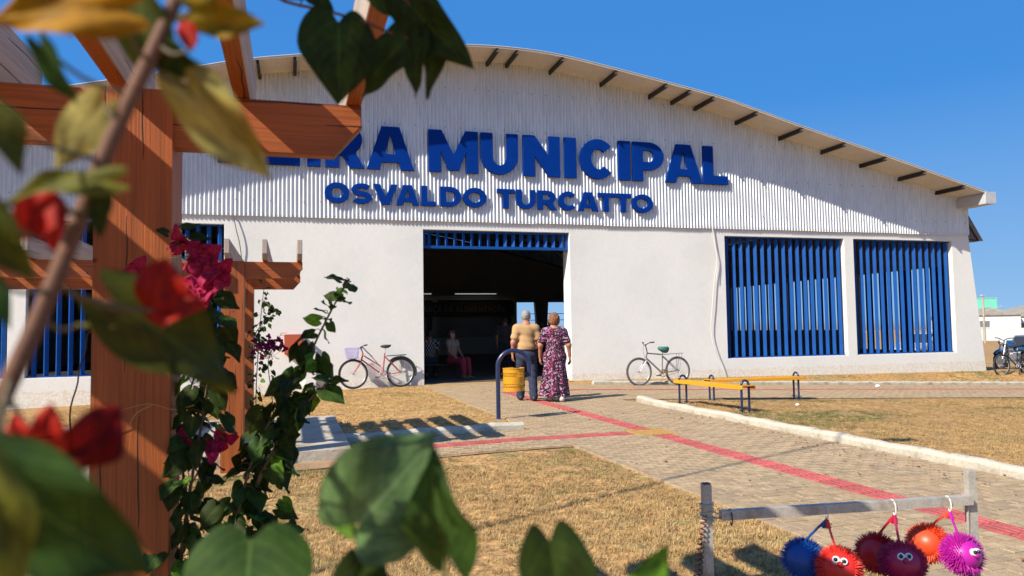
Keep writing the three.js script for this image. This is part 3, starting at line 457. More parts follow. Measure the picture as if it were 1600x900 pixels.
// ---------- pergolas ----------
function pergola(zf, top, label, count, groundY, xr, beamM) {
  const t = thing('pergola', label, 'pergola', 'timber pergolas');
  const bh = 0.172, zb = zf - 2.27, xl = xr - 0.352 * (count - 1) - 0.12;
  const beam = (zz, bx) => {
    const g = poly([[xl, 0], [bx - 0.09, 0], [bx, 0.104], [bx, bh], [xl, bh]], 0.06, 0.003); g.translate(0, top - bh, zz);
    const m = part('beam', boxUV(g, 1, 'x'), beamM, t);
    const e = part('end_cut', boxUV(poly([[bx - 0.0895, -0.004], [bx + 0.0035, 0.1025], [bx + 0.0025, 0.1065], [bx - 0.092, -0.0015]], 0.054).translate(0, top - bh, zz + 0.003)), M.endGrain, m);
    return m;
  };
  beam(zf - 0.085, xr + 0.025); beam(zb + 0.145, xr + 0.025);
  for (const x of [xr - 0.66, xr - 0.66 - 3.4]) for (const z of [zf - 0.11, zb + 0.11]) if (x > xl) {
    part('post', boxUV(box(x - 0.108, x + 0.108, groundY, top + 0.004, z - 0.113, z + 0.113, 0.006), 1, null).translate(0, 0, 0), M.wood, t);
  }
  for (let i = 0; i < count; i++) {
    const x = xr - i * 0.352 + rr(-0.006, 0.006), z0 = zb - 0.22, z1 = zf + 0.20, L = z1 - z0, rh = 0.2;
    const prof = [[0.07, 0], [L - 0.07, 0], [L, 0.06], [L, rh], [0, rh], [0, 0.06]];
    const g = boxUV(poly(prof, 0.05, 0.003), 1, 'x'); g.rotateY(-Math.PI / 2); g.translate(x + 0.025, top + 0.006, z0);
    const m = part('rafter', g, M.woodGrey, t);
    const ub = box(x - 0.0235, x + 0.0235, top + 0.0015, top + 0.006, z0 + 0.075, z1 - 0.075); part('underside', boxUV(ub, 1, 'z'), M.wood, m);
  }
  return t;
}
pergola(18.0, 2.083, 'brown timber pergola close at the left with grey rafters', 10, -0.2, -4.855, M.wood);
pergola(10.3, 2.07, 'farther brown timber pergola with magenta flowers on its post', 14, -0.1, -4.967, M.wood);

// ---------- benches ----------
function bench(pos, turn, len, label) {
  const t = thing('bench', label, 'bench', 'yellow benches on the lawn', pos, turn);
  const w = 0.27, th = 0.035, y = 0.40;
  const prof = [[-w / 2, y - 0.05], [-w / 2 + 0.004, y - 0.05], [-w / 2 + 0.012, y - 0.008], [-w / 2 + 0.03, y - 0.004], [w / 2 - 0.03, y - 0.004], [w / 2 - 0.012, y - 0.008], [w / 2 - 0.004, y - 0.05], [w / 2, y - 0.05], [w / 2 - 0.006, y], [w / 2 - 0.028, y + 0.008], [-w / 2 + 0.028, y + 0.008], [-w / 2 + 0.006, y]];
  part('seat', boxUV(poly(prof, len).translate(0, 0, -len / 2)), M.yellow, t);
  for (const s of [-1, 1]) {
    const z = s * (len / 2 - 0.09), pts = []; for (let i = 0; i <= 12; i++) { const a = Math.PI * i / 12; pts.push(V(-0.072 * Math.cos(a), 0.41 + 0.072 * Math.sin(a), z)); }
    const l = part('leg_hoop', tube([V(-0.074, -0.06, z), V(-0.074, 0.2, z), V(-0.074, 0.36, z), ...pts, V(0.074, 0.36, z), V(0.074, 0.2, z), V(0.074, -0.06, z)], 0.019, 60, 10), M.navy, t);
    for (const x of [-0.074, 0.074]) part('foot_plate', new THREE.CylinderGeometry(0.05, 0.05, 0.012, 14).translate(x, 0.02, z), M.navy, l);
  }
  return t;
}
bench([1.72, H(1.72, 7) + 0.02, 7.16], 0.13, 1.8, 'yellow bench nearer the camera pointing along the kerb');
bench([3.52, H(3.52, 5.7) + 0.02, 5.70], Math.PI / 2, 2.05, 'farther yellow bench parallel to the market wall');

// ---------- litter bin ----------
{
  const t = thing('litter_bin', 'yellow perforated litter basket hung on a dark blue tube hoop', 'litter bin', null, [-2.12, H(-2.12, 7.62), 7.62], -0.12);
  const R0 = 0.235, pts = [V(0, -0.1, 0), V(0, 0.4, 0), V(0, 0.74, 0)]; for (let i = 0; i <= 14; i++) { const a = Math.PI * (1 - i / 14); pts.push(V(R0 + R0 * Math.cos(a), 0.79 + R0 * Math.sin(a), 0)); } pts.push(V(2 * R0, 0.72, 0), V(2 * R0, 0.66, 0));
  part('hoop', [tube(pts, 0.032, 80, 14), new THREE.SphereGeometry(0.032, 12, 8).translate(2 * R0, 0.66, 0)], M.navy, t);
  part('base_plate', new THREE.CylinderGeometry(0.08, 0.08, 0.015, 18).translate(0, 0.012, 0), M.steel, t);
  // basket wall with real slots
  const rb = 0.158, nb = 36, gs = [], y0 = 0.43, rows = [[0, 0.05, 0], [0.05, 0.075, 1], [0.075, 0.085, 0], [0.085, 0.11, 2], [0.11, 0.21, 0], [0.21, 0.235, 2], [0.235, 0.245, 0], [0.245, 0.27, 1], [0.27, 0.33, 0]];
  for (const [a, b, k] of rows) for (let i = 0; i < nb; i++) {
    const f = k ? 0.52 : 1, off = k === 2 ? 0.5 : 0, c = new THREE.CylinderGeometry(rb, rb, b - a, 2, 1, true, (i + off) / nb * 2 * Math.PI, f / nb * 2 * Math.PI), ci = new THREE.CylinderGeometry(rb - 0.004, rb - 0.004, b - a, 2, 1, true, (i + off) / nb * 2 * Math.PI, f / nb * 2 * Math.PI);
    gs.push(c.translate(0, y0 + (a + b) / 2, 0), ci.translate(0, y0 + (a + b) / 2, 0));
  }
  gs.push(new THREE.CylinderGeometry(rb, rb, 0.006, 36).translate(0, y0 + 0.006, 0), new THREE.TorusGeometry(rb, 0.007, 8, 40).rotateX(Math.PI / 2).translate(0, y0 + 0.33, 0));
  const bk = part('basket', gs.map((g) => g.translate(R0, 0, 0)), M.yellow, t);
  part('pivot', [rod(V(0.02, 0.68, 0), V(R0 - rb, 0.68, 0), 0.012), rod(V(2 * R0, 0.68, 0), V(R0 + rb, 0.68, 0), 0.012)], M.navy, t);
}

// ---------- bicycles ----------
function wheel(parent, x, r, tyreM, rimM) {
  const w = new THREE.Group(); w.name = 'wheel'; w.position.set(x, r, 0); parent.add(w);
  part('tyre', new THREE.TorusGeometry(r - 0.024, 0.024, 10, 48), tyreM, w);
  part('rim', new THREE.TorusGeometry(r - 0.052, 0.011, 6, 48), rimM, w);
  const sp = []; for (let i = 0; i < 28; i++) { const a = i / 28 * 2 * Math.PI, b = a + (i % 2 ? 0.5 : -0.5), z = i % 4 < 2 ? 0.03 : -0.03; sp.push(rod(V(0.02 * Math.cos(b), 0.02 * Math.sin(b), z), V((r - 0.055) * Math.cos(a), (r - 0.055) * Math.sin(a), 0), 0.0015, 0.0015, 4)); }
  part('spokes', sp, rimM, w); part('hub', rod(V(0, 0, -0.05), V(0, 0, 0.05), 0.02), M.steel, w);
  return w;
}
function bicycle(o) {   // points along -x, origin between the wheels on the ground
  const t = thing('bicycle', o.label, 'bicycle', null, o.pos, o.turn), wb = o.wb || 1.05, r = o.r || 0.335, f = -wb / 2, b = wb / 2;
  const g = new THREE.Group(); g.name = 'bike_body'; g.rotation.x = o.lean || 0; t.add(g);
  wheel(g, f, r, o.tyre || M.rubber, o.rim); wheel(g, b, r, o.tyre || M.rubber, o.rim);
  const A = V(b, r, 0), BB = V(b - 0.43, r - 0.05, 0), S = V(b - 0.60 + 0.03, r + 0.42, 0), HT = V(f + 0.24, r + 0.47, 0), HB = V(f + 0.20, r + 0.33, 0), ST = V(b - 0.62, r + 0.56, 0);
  const seatTop = V(BB.x - 0.13, r + 0.46, 0), fr = [];
  if (o.step) fr.push(rod(V(HT.x + 0.02, HT.y - 0.05, 0), V(lerp(BB.x, seatTop.x, 0.42), lerp(BB.y, seatTop.y, 0.42), 0), 0.015), rod(HB, BB, 0.017));
  else fr.push(rod(V(HT.x, HT.y - 0.03, 0), V(seatTop.x + 0.13, seatTop.y - 0.06, 0), 0.018), rod(HB, BB, 0.021));
  const st = o.step ? V(BB.x + 0.06, r + 0.47, 0) : V(seatTop.x + 0.16, seatTop.y - 0.02, 0);
  fr.push(rod(BB, st, 0.016), rod(HB, HT, 0.021));
  for (const z of [-0.055, 0.055]) fr.push(rod(V(A.x, A.y, z), V(BB.x, BB.y, z * 0.5), 0.01), rod(V(A.x, A.y, z), V(st.x, st.y - 0.08, z * 0.35), 0.009));
  part('frame', fr, o.frame, g);
  part('fork', [...[-0.05, 0.05].flatMap((z) => [rod(V(f, r, z), V(HB.x - 0.02, HB.y - 0.08, z), 0.010, 0.013)]), rod(V(HB.x - 0.02, HB.y - 0.08, -0.055), V(HB.x - 0.02, HB.y - 0.08, 0.055), 0.014), rod(V(HB.x - 0.02, HB.y - 0.08, 0), HB, 0.014)], o.fork || o.frame, g);
  const hy = HT.y + (o.rise || 0.13), hx = HT.x - 0.02;
  const hb = part('handlebar', [rod(HT, V(hx - 0.02, hy, 0), 0.013), tube([[hx + 0.06, hy + 0.06, -0.28], [hx, hy + 0.05, -0.16], [hx - 0.03, hy, -0.04], [hx - 0.03, hy, 0.04], [hx, hy + 0.05, 0.16], [hx + 0.06, hy + 0.06, 0.28]], 0.011, 30, 8)], o.bar || M.black, g);
  part('grip', [rod(V(hx + 0.06, hy + 0.06, -0.29), V(hx + 0.02, hy + 0.055, -0.18), 0.017), rod(V(hx + 0.06, hy + 0.06, 0.29), V(hx + 0.02, hy + 0.055, 0.18), 0.017)], M.black, hb);
  part('brake_cable', [tube([[hx, hy + 0.05, 0.15], [hx - 0.12, hy - 0.02, 0.1], [hx - 0.1, hy - 0.2, 0.04], [HB.x - 0.03, HB.y - 0.05, 0.03]], 0.003, 20, 4)], M.black, hb);
  const sy = st.y + (o.post || 0.1), sx = st.x + 0.03;
  const sg = new THREE.SphereGeometry(1, 18, 12).scale(0.135, 0.042, 0.085); { const p = sg.attributes.position; for (let i = 0; i < p.count; i++) { const u = (p.getX(i) + 0.135) / 0.27; p.setZ(i, p.getZ(i) * lerp(0.35, 1.15, sstep(u, 0, 0.7))); p.setY(i, p.getY(i) + (u > 0.75 ? (u - 0.75) * 0.1 : 0) - (o.drop ? (u > 0.2 ? 0.02 : 0) : 0)); } sg.computeVertexNormals(); }
  const sd = part('saddle', sg.translate(sx, sy + 0.03, 0), o.saddle || M.black, g); part('seat_post', rod(st, V(st.x + 0.02, sy, 0), 0.012), M.steel, g);
  if (o.bag) part('saddle_cover', (() => { const q = new THREE.SphereGeometry(1, 16, 12).scale(0.15, 0.085, 0.1), p = q.attributes.position; for (let i = 0; i < p.count; i++) { const u = (p.getX(i) + 0.15) / 0.3, n = fbm(u * 0.9 + 0.05, (p.getZ(i) + 0.2) * 2 % 1, 6, 6, 5, 2) - 0.5; p.setXYZ(i, p.getX(i) * (1 + n * 0.15), Math.min(p.getY(i), 0.05) * (p.getY(i) < 0 ? lerp(0.55, 1.7, u) : 1) + n * 0.02, p.getZ(i) * (1 + n * 0.3)); } q.computeVertexNormals(); return q.translate(sx, sy + 0.02, 0); })(), o.bag, sd);
  part('rack', [...[-0.06, 0, 0.06].map((z) => rod(V(st.x + 0.04, r + 0.40, z), V(b + 0.14, r + 0.42, z), 0.007)), rod(V(b + 0.14, r + 0.42, -0.06), V(b + 0.14, r + 0.42, 0.06), 0.007), ...[-0.06, 0.06].flatMap((z) => [rod(V(b + 0.02, r, z), V(b + 0.10, r + 0.42, z), 0.005), rod(V(b + 0.0, r, z), V(b + 0.02, r + 0.41, z), 0.005)])], o.rackM || M.black, g);
  const cr = part('chainring', [new THREE.TorusGeometry(0.088, 0.008, 6, 30).translate(BB.x, BB.y, 0.05), ...[0, 1, 2, 3, 4].map((i) => rod(V(BB.x, BB.y, 0.05), V(BB.x + 0.085 * Math.cos(i * 1.257), BB.y + 0.085 * Math.sin(i * 1.257), 0.05), 0.006, 0.005, 5)), rod(V(A.x, A.y + 0.04, 0.05), V(BB.x, BB.y + 0.09, 0.05), 0.005, 0.005, 5), rod(V(A.x, A.y - 0.04, 0.05), V(BB.x, BB.y - 0.09, 0.05), 0.005, 0.005, 5)], o.chain || M.steel, g);
  part('crank', [rod(V(BB.x, BB.y, 0.07), V(BB.x - 0.16, BB.y - 0.05, 0.075), 0.009), rod(V(BB.x, BB.y, -0.07), V(BB.x + 0.16, BB.y + 0.05, -0.075), 0.009)], o.chain || M.steel, g);
  part('pedal', box(BB.x - 0.21, BB.x - 0.12, BB.y - 0.063, BB.y - 0.04, 0.08, 0.17), M.black, g); part('pedal', box(BB.x + 0.12, BB.x + 0.21, BB.y + 0.04, BB.y + 0.063, -0.17, -0.08), M.black, g);
  if (o.fenders) for (const [x, a0, a1] of [[b, -0.25, 2.3]]) { const pts = []; for (let i = 0; i <= 16; i++) { const a = a0 + (a1 - a0) * i / 16; pts.push(V(x + (r + 0.018) * Math.cos(a), r + (r + 0.018) * Math.sin(a), 0)); } const tg = tube(pts, 0.028, 30, 8); part('mudguard', tg, o.fenders, g); }
  if (o.basket) {
    const bx = f - 0.02, by = r + 0.36, gs = []; const w0 = 0.11, w1 = 0.15, hh = 0.24;
    for (let k = 0; k <= 7; k++) { const y = by + hh * k / 7, w = lerp(w0, w1, k / 7), d = w * 0.9, e = k === 7 || k === 0 ? 0.006 : 0.003; gs.push(...[[-w, -d, w, -d], [w, -d, w, d], [w, d, -w, d], [-w, d, -w, -d]].map((q) => rod(V(bx + q[0], y, q[1]), V(bx + q[2], y, q[3]), e, e, 4))); }
    for (let i = 0; i < 10; i++) for (const s of [-1, 1]) { const u = i / 9 * 2 - 1; gs.push(rod(V(bx + u * w0, by, s * w0 * 0.9), V(bx + u * w1, by + hh, s * w1 * 0.9), 0.003, 0.003, 4), rod(V(bx + s * w0, by, u * w0 * 0.9), V(bx + s * w1, by + hh, u * w1 * 0.9), 0.003, 0.003, 4)); }
    gs.push(box(bx - w0, bx + w0, by - 0.004, by + 0.002, -w0 * 0.9, w0 * 0.9)); part('basket', gs, o.basket, g);
  }
  return t;
}
const rimM = std({ color: lin(0.5, 0.5, 0.52), roughness: 0.35, metalness: 0.6 });
bicycle({ label: 'ladies bicycle with pink frame and lilac front basket leaning on the white wall', pos: [-3.10, H(-3.1, 0.33) + 0.02, 0.36], turn: 0.11, wb: 1.13, r: 0.35, lean: -0.10, step: true, frame: std({ color: lin(0.42, 0.06, 0.075), roughness: 0.4 }), rim: rimM, fenders: M.black, basket: std({ color: lin(0.42, 0.38, 0.66), roughness: 0.5 }), rise: 0.12, post: 0.13 });
bicycle({ label: 'grey mountain bicycle with green covered saddle standing at the kerb by the wall', pos: [3.52, H(3.52, 1.72) + 0.02, 1.74], turn: 0.04, wb: 1.06, r: 0.345, lean: -0.03, frame: std({ color: lin(0.22, 0.21, 0.20), roughness: 0.4, metalness: 0.3 }), fork: std({ color: lin(0.6, 0.6, 0.6), roughness: 0.4, metalness: 0.3 }), tyre: std({ color: lin(0.10, 0.085, 0.075), roughness: 0.95 }), rim: rimM, bag: std({ color: lin(0.035, 0.15, 0.12), roughness: 0.7 }), rackM: std({ color: lin(0.18, 0.17, 0.16), roughness: 0.5 }), rise: 0.17, post: 0.08, chain: std({ color: lin(0.3, 0.2, 0.1), roughness: 0.6, metalness: 0.5 }) });
bicycle({ label: 'black bicycle parked past the right end of the hall', pos: [16.25, H(16.25, 0.5) - 0.03, 0.42], turn: 0.05, wb: 1.08, r: 0.345, lean: 0, frame: M.black, rim: std({ color: lin(0.2, 0.2, 0.2), roughness: 0.5 }), rise: 0.16, post: 0.1 });

// ---------- toy stand ----------
{
  const t = thing('display_stand', 'grey metal stand holding hanging puffer balls at lower right', 'stand');
  const grey = std({ color: lin(0.70, 0.68, 0.645), roughness: 0.55, metalness: 0.3, map: rep(T.concrete, 2) });
  const A = V(-3.659, 0.784, 16.073), B = V(-2.666, 0.791, 16.233), ang = -Math.atan2(B.z - A.z, B.x - A.x);
  for (const [q, w] of [[A, 0.0145], [B, 0.0145]]) { const g = merge([box(-w, w, H(q.x, q.z) - 0.02, q.y - 0.003, -w, w, 0.0015)]); g.rotateY(ang); g.translate(q.x, 0, q.z); part('post', g, grey, t); const c = box(-w * 0.85, w * 0.85, q.y - 0.0028, q.y + 0.001, -w * 0.85, w * 0.85); c.rotateY(ang); c.translate(q.x, 0, q.z); part('post_cap', c, q === A ? M.black : grey, t); }
  const r0 = V(-3.623, 0.677, 16.102), r1 = V(-2.685, 0.690, 16.252), dir = V().subVectors(r1, r0), L = dir.length(), rg = box(0, L, -0.016, 0.016, -0.014, 0.014, 0.002); rg.rotateZ(Math.atan2(dir.y, Math.hypot(dir.x, dir.z))); rg.rotateY(-Math.atan2(dir.z, dir.x)); rg.translate(r0.x, r0.y, r0.z);
  part('rail', rg, grey, t);
  const white = std({ color: lin(0.75, 0.72, 0.68), roughness: 0.5 });
  for (const [k, f] of [[0, 0.035], [1, 0.405], [1, 0.675], [1, 0.90]]) { const p = V().lerpVectors(r0, r1, f), n = V(-dir.z, 0, dir.x).normalize(); part('hook', tube([V(p.x, p.y, p.z).addScaledVector(n, -0.016), V(p.x, p.y + 0.0185, p.z), V(p.x, p.y + 0.004, p.z).addScaledVector(n, 0.019), V(p.x, p.y - 0.025, p.z).addScaledVector(n, 0.020), V(p.x, p.y - 0.034, p.z).addScaledVector(n, 0.012), V(p.x, p.y - 0.024, p.z).addScaledVector(n, 0.006)], 0.0022, 30, 6), k ? white : M.black, t); }
  // wire lashing on the left post, joint on the right post
  const wire = []; for (let i = 0; i < 5; i++) wire.push(new THREE.TorusGeometry(0.0225, 0.0034, 5, 16).rotateX(Math.PI / 2 + rr(-0.3, 0.3)).rotateY(rr(0, 3)).translate(A.x, 0.655 + i * 0.014, A.z));
  wire.push(tube([[A.x + 0.015, 0.69, A.z + 0.012], [A.x + 0.025, 0.683, A.z + 0.024], [r0.x + 0.012, 0.678, r0.z + 0.02], [r0.x + 0.036, 0.699, r0.z + 0.012], [r0.x + 0.018, 0.662, r0.z - 0.02], [A.x + 0.012, 0.662, A.z - 0.015]], 0.003, 30, 5));
  part('wire_lashing', wire, std({ color: lin(0.55, 0.50, 0.36), roughness: 0.6 }), t);
  part('bracket', [rod(V(B.x - 0.028, 0.672, B.z + 0.012), V(B.x - 0.016, 0.45, B.z - 0.004), 0.005)], grey, t);
  // coiled cords hanging from the lashing
  for (const [col, ox, nm] of [[lin(0.33, 0.05, 0.035), -0.05, 'brown red coiled cord hanging beside the left post of the toy stand'], [lin(0.03, 0.028, 0.025), -0.03, 'black coiled cord hanging closest to the left post of the toy stand']]) {
    const pts = []; for (let i = 0; i <= 220; i++) { const u = i / 220, a = i * 0.85; pts.push(V(A.x - 0.02 + ox * Math.pow(u, 0.9) * 1.9 + 0.0075 * Math.cos(a), 0.68 - u * 0.52, A.z + 0.018 + 0.0075 * Math.sin(a))); }
    tag(part('coiled_cord', tube(pts, 0.0018, 700, 4), std({ color: col, roughness: 0.5 }), scene), nm, 'cord', 'coiled cords on the toy stand');
  }
  // puffer balls
  const eyeW = std({ color: lin(0.85, 0.85, 0.82), roughness: 0.3 }), eyeB = std({ color: lin(0.01, 0.01, 0.01), roughness: 0.2 });
  const camP = camera.position;
  function ball(c, R, color, label, hook, eyes, sc) {
    const toCam = V().subVectors(camP, V(...c)).normalize(), side = V(0, 1, 0).cross(toCam).normalize(), face = toCam.clone().addScaledVector(side, eyes ? eyes[0] * 1.4 : -0.3).addScaledVector(V(0, 1, 0), eyes ? 0.15 : 0).normalize();
    const o = thing('puffer_ball', label, 'toy ball', 'hanging puffer balls', c), m = phy({ color: lin(...color), roughness: 0.42, transmission: 0.12, thickness: 0, sheen: 0.2 });
    const sg = new THREE.IcosahedronGeometry(R * 0.84, 5); sg.scale(sc || 1, 0.93, 1); part('body', sg, m, o);
    const sp = [], n = 900, seg = (v, l, r) => { const g = new THREE.ConeGeometry(r, l, 5, 1, true); g.translate(0, l / 2, 0); g.applyQuaternion(new THREE.Quaternion().setFromUnitVectors(V(0, 1, 0), v)); return g; };
    for (let i = 0; i < n; i++) {
      const y = 1 - 2 * (i + 0.5) / n, a = i * 2.39996, q = Math.sqrt(1 - y * y), d = V(q * Math.cos(a), y, q * Math.sin(a));
      if (Math.abs(d.dot(face)) > 0.62) continue; const out = V(d.x * (sc || 1), d.y * 0.93, d.z), bend = d.clone().add(V(rr(-0.15, 0.15), -0.12 + rr(-0.15, 0.15), rr(-0.15, 0.15))).normalize();
      sp.push(seg(bend, R * rr(0.28, 0.40), R * 0.048).translate(out.x * R * 0.78, out.y * R * 0.78, out.z * R * 0.78));
    }
    const s = part('spikes', sp, m, o); s.userData.kind = 'stuff';
    if (eyes) {
      const e0 = V().subVectors(camP, V(...c)).normalize(), rt = V(0, 1, 0).cross(e0).normalize(), up = e0.clone().cross(rt);
      for (const k of [-1, 1]) {
        const d = e0.clone().addScaledVector(rt, eyes[0] + k * 0.2).addScaledVector(up, eyes[1] + k * eyes[2]).normalize(), p = d.clone().multiplyScalar(R * 0.86);
        const q = new THREE.Quaternion().setFromUnitVectors(V(0, 1, 0), d), e = part('eye', new THREE.CylinderGeometry(0.0115, 0.013, 0.010, 18).applyQuaternion(q).translate(p.x, p.y, p.z), eyeW, o);
        const pp = d.clone().multiplyScalar(R * 0.86 + 0.0055).addScaledVector(up, -0.001); part('pupil', new THREE.SphereGeometry(0.0075, 10, 8).translate(pp.x, pp.y, pp.z), eyeB, e);
      }
      const nd = e0.clone().addScaledVector(rt, eyes[0] + 0.02).addScaledVector(up, eyes[1] - 0.22).normalize().multiplyScalar(R * 0.86); part('nose', new THREE.SphereGeometry(0.011, 10, 8).translate(nd.x, nd.y, nd.z), m, o);
    }
    const h = V(...hook).sub(V(...c)); part('loop_cord', [tube([V(-0.004, R * 0.65, 0), V(h.x * 0.5 - 0.004, lerp(R * 0.7, h.y, 0.5), h.z * 0.5), h], 0.0042, 14, 6), rod(V(h.x, h.y, h.z), V(h.x * 0.84, lerp(R * 0.7, h.y, 0.72), h.z * 0.84), 0.006, 0.009, 8)], m, o);
    return o;
  }
  const hk = (f, dy = -0.034) => { const p = V().lerpVectors(r0, r1, f); return [p.x - 0.002, p.y + dy, p.z + 0.012]; };
  ball([-3.280, 0.492, 16.085], 0.074, [0.004, 0.075, 0.36], 'blue puffer ball behind the red one, leftmost on the stand', hk(0.405), null);
  ball([-3.226, 0.488, 16.205], 0.076, [0.75, 0.03, 0.018], 'bright red puffer ball with googly eyes in front of the blue one', hk(0.405), [0.05, 0.38, -0.03]);
  ball([-3.004, 0.498, 16.135], 0.074, [0.52, 0.008, 0.018], 'dark red puffer ball behind the maroon one in the middle', hk(0.675), null);
  ball([-2.990, 0.494, 16.240], 0.074, [0.40, 0.006, 0.075], 'maroon puffer ball with googly eyes in the middle of the stand', hk(0.675), [0.16, 0.32, 0.03], 1.12);
  ball([-2.802, 0.524, 16.167], 0.073, [0.80, 0.075, 0.018], 'orange red puffer ball behind the magenta one at the right', hk(0.90), null);
  ball([-2.762, 0.510, 16.275], 0.074, [0.50, 0.012, 0.34], 'magenta puffer ball with one eye showing beside the right post', hk(0.90), [0.92, 0.25, 0.05]);
}
// ---------- people ----------
function surfaceNets(fn, lo, hi, cell) {
  const n = [0, 1, 2].map((k) => Math.ceil((hi[k] - lo[k]) / cell) + 1), [nx, ny, nz] = n, f = new Float32Array(nx * ny * nz), id = (i, j, k) => (k * ny + j) * nx + i;
  for (let k = 0; k < nz; k++) for (let j = 0; j < ny; j++) for (let i = 0; i < nx; i++) f[id(i, j, k)] = fn(lo[0] + i * cell, lo[1] + j * cell, lo[2] + k * cell);
  const vid = new Int32Array(nx * ny * nz).fill(-1), pos = [], idx = [], E = [];
  for (let c = 0; c < 8; c++) for (let a = 0; a < 3; a++) { const d = c | (1 << a); if (d !== c) E.push([c, d]); }
  for (let k = 0; k < nz - 1; k++) for (let j = 0; j < ny - 1; j++) for (let i = 0; i < nx - 1; i++) {
    const v = []; let m = 0; for (let c = 0; c < 8; c++) { const q = f[id(i + (c & 1), j + ((c >> 1) & 1), k + ((c >> 2) & 1))]; v.push(q); if (q < 0) m++; }
    if (m === 0 || m === 8) continue;
    let x = 0, y = 0, z = 0, w = 0;
    for (const [a, b] of E) if ((v[a] < 0) !== (v[b] < 0)) { const t = v[a] / (v[a] - v[b]); x += lerp(a & 1, b & 1, t); y += lerp((a >> 1) & 1, (b >> 1) & 1, t); z += lerp((a >> 2) & 1, (b >> 2) & 1, t); w++; }
    vid[id(i, j, k)] = pos.length / 3; pos.push(lo[0] + (i + x / w) * cell, lo[1] + (j + y / w) * cell, lo[2] + (k + z / w) * cell);
  }
  const quad = (a, b, c, d, flip) => { if (a < 0 || b < 0 || c < 0 || d < 0) return; if (flip) idx.push(a, c, b, a, d, c); else idx.push(a, b, c, a, c, d); };
  for (let k = 1; k < nz - 1; k++) for (let j = 1; j < ny - 1; j++) for (let i = 1; i < nx - 1; i++) {
    const a = f[id(i, j, k)];
    if ((a < 0) !== (f[id(i + 1, j, k)] < 0)) quad(vid[id(i, j - 1, k - 1)], vid[id(i, j, k - 1)], vid[id(i, j, k)], vid[id(i, j - 1, k)], a >= 0);
    if ((a < 0) !== (f[id(i, j + 1, k)] < 0)) quad(vid[id(i - 1, j, k - 1)], vid[id(i - 1, j, k)], vid[id(i, j, k)], vid[id(i, j, k - 1)], a >= 0);
    if ((a < 0) !== (f[id(i, j, k + 1)] < 0)) quad(vid[id(i - 1, j - 1, k)], vid[id(i, j - 1, k)], vid[id(i, j, k)], vid[id(i - 1, j, k)], a >= 0);
  }
  const g = new THREE.BufferGeometry(); g.setAttribute('position', new THREE.Float32BufferAttribute(pos, 3)); g.setIndex(idx); g.computeVertexNormals(); return g;
}
const cap = (a, b, ra, rb, sx = 1) => { const dx = b[0] - a[0], dy = b[1] - a[1], dz = b[2] - a[2], L = dx * dx + dy * dy + dz * dz || 1e-9; return (x, y, z) => { const t = clamp(((x - a[0]) * dx + (y - a[1]) * dy + (z - a[2]) * dz) / L, 0, 1); return Math.hypot((x - a[0] - dx * t), (y - a[1] - dy * t), (z - a[2] - dz * t) * sx) - (ra + (rb - ra) * t); }; };
const ell = (c, r) => (x, y, z) => { const k = Math.hypot((x - c[0]) / r[0], (y - c[1]) / r[1], (z - c[2]) / r[2]); return (k - 1) * Math.min(...r); };
const smin = (a, b, k) => { const h = Math.max(k - Math.abs(a - b), 0) / k; return Math.min(a, b) - h * h * k * 0.25; };
const union = (fs, k) => (x, y, z) => { let d = 9; for (const f of fs) d = smin(d, f(x, y, z), k); return d; };
function bounds(pts, pad) { const lo = [9, 9, 9], hi = [-9, -9, -9]; for (const p of pts) for (let k = 0; k < 3; k++) { lo[k] = Math.min(lo[k], p[k] - pad); hi[k] = Math.max(hi[k], p[k] + pad); } return [lo, hi]; }
function handGeo(wr, dir, palmN, curl, side, cell = 0.004) {   // hand from the wrist along dir, palm facing palmN
  const d = V(...dir).normalize(), n = V(...palmN), s = V().crossVectors(d, n).normalize().multiplyScalar(side); n.crossVectors(s, d).normalize().multiplyScalar(side);
  const P = (a, b, c) => { const v = V(...wr).addScaledVector(d, a).addScaledVector(s, b).addScaledVector(n, c); return [v.x, v.y, v.z]; }, fs = [], all = [wr];
  const add = (a, b, ra, rb) => { fs.push(cap(a, b, ra, rb)); all.push(a, b); };
  for (const b of [-0.026, -0.009, 0.009, 0.026]) add(P(0.0, b * 0.6, 0), P(0.078, b, 0), 0.016, 0.0125);
  [[-0.030, 0.058], [-0.010, 0.072], [0.010, 0.078], [0.030, 0.070]].forEach(([b, L], i) => { let p = P(0.082, b, 0), a = 0.25 + curl * 0.3; for (let k = 0; k < 3; k++) { const l = L * [0.45, 0.32, 0.23][k], q = V(...p).addScaledVector(d, l * Math.cos(a)).addScaledVector(n, l * Math.sin(a)), e = [q.x, q.y, q.z]; add(p, e, 0.0092 - k * 0.0007, 0.0088 - k * 0.0009); p = e; a += curl * 0.55; } });
  add(P(0.02, 0.028, 0.004), P(0.055, 0.046, 0.014), 0.0125, 0.0105); add(P(0.055, 0.046, 0.014), P(0.088, 0.050, 0.026), 0.0105, 0.009);
  const [lo, hi] = bounds(all, 0.026); return surfaceNets(union(fs, 0.009), lo, hi, cell);
}
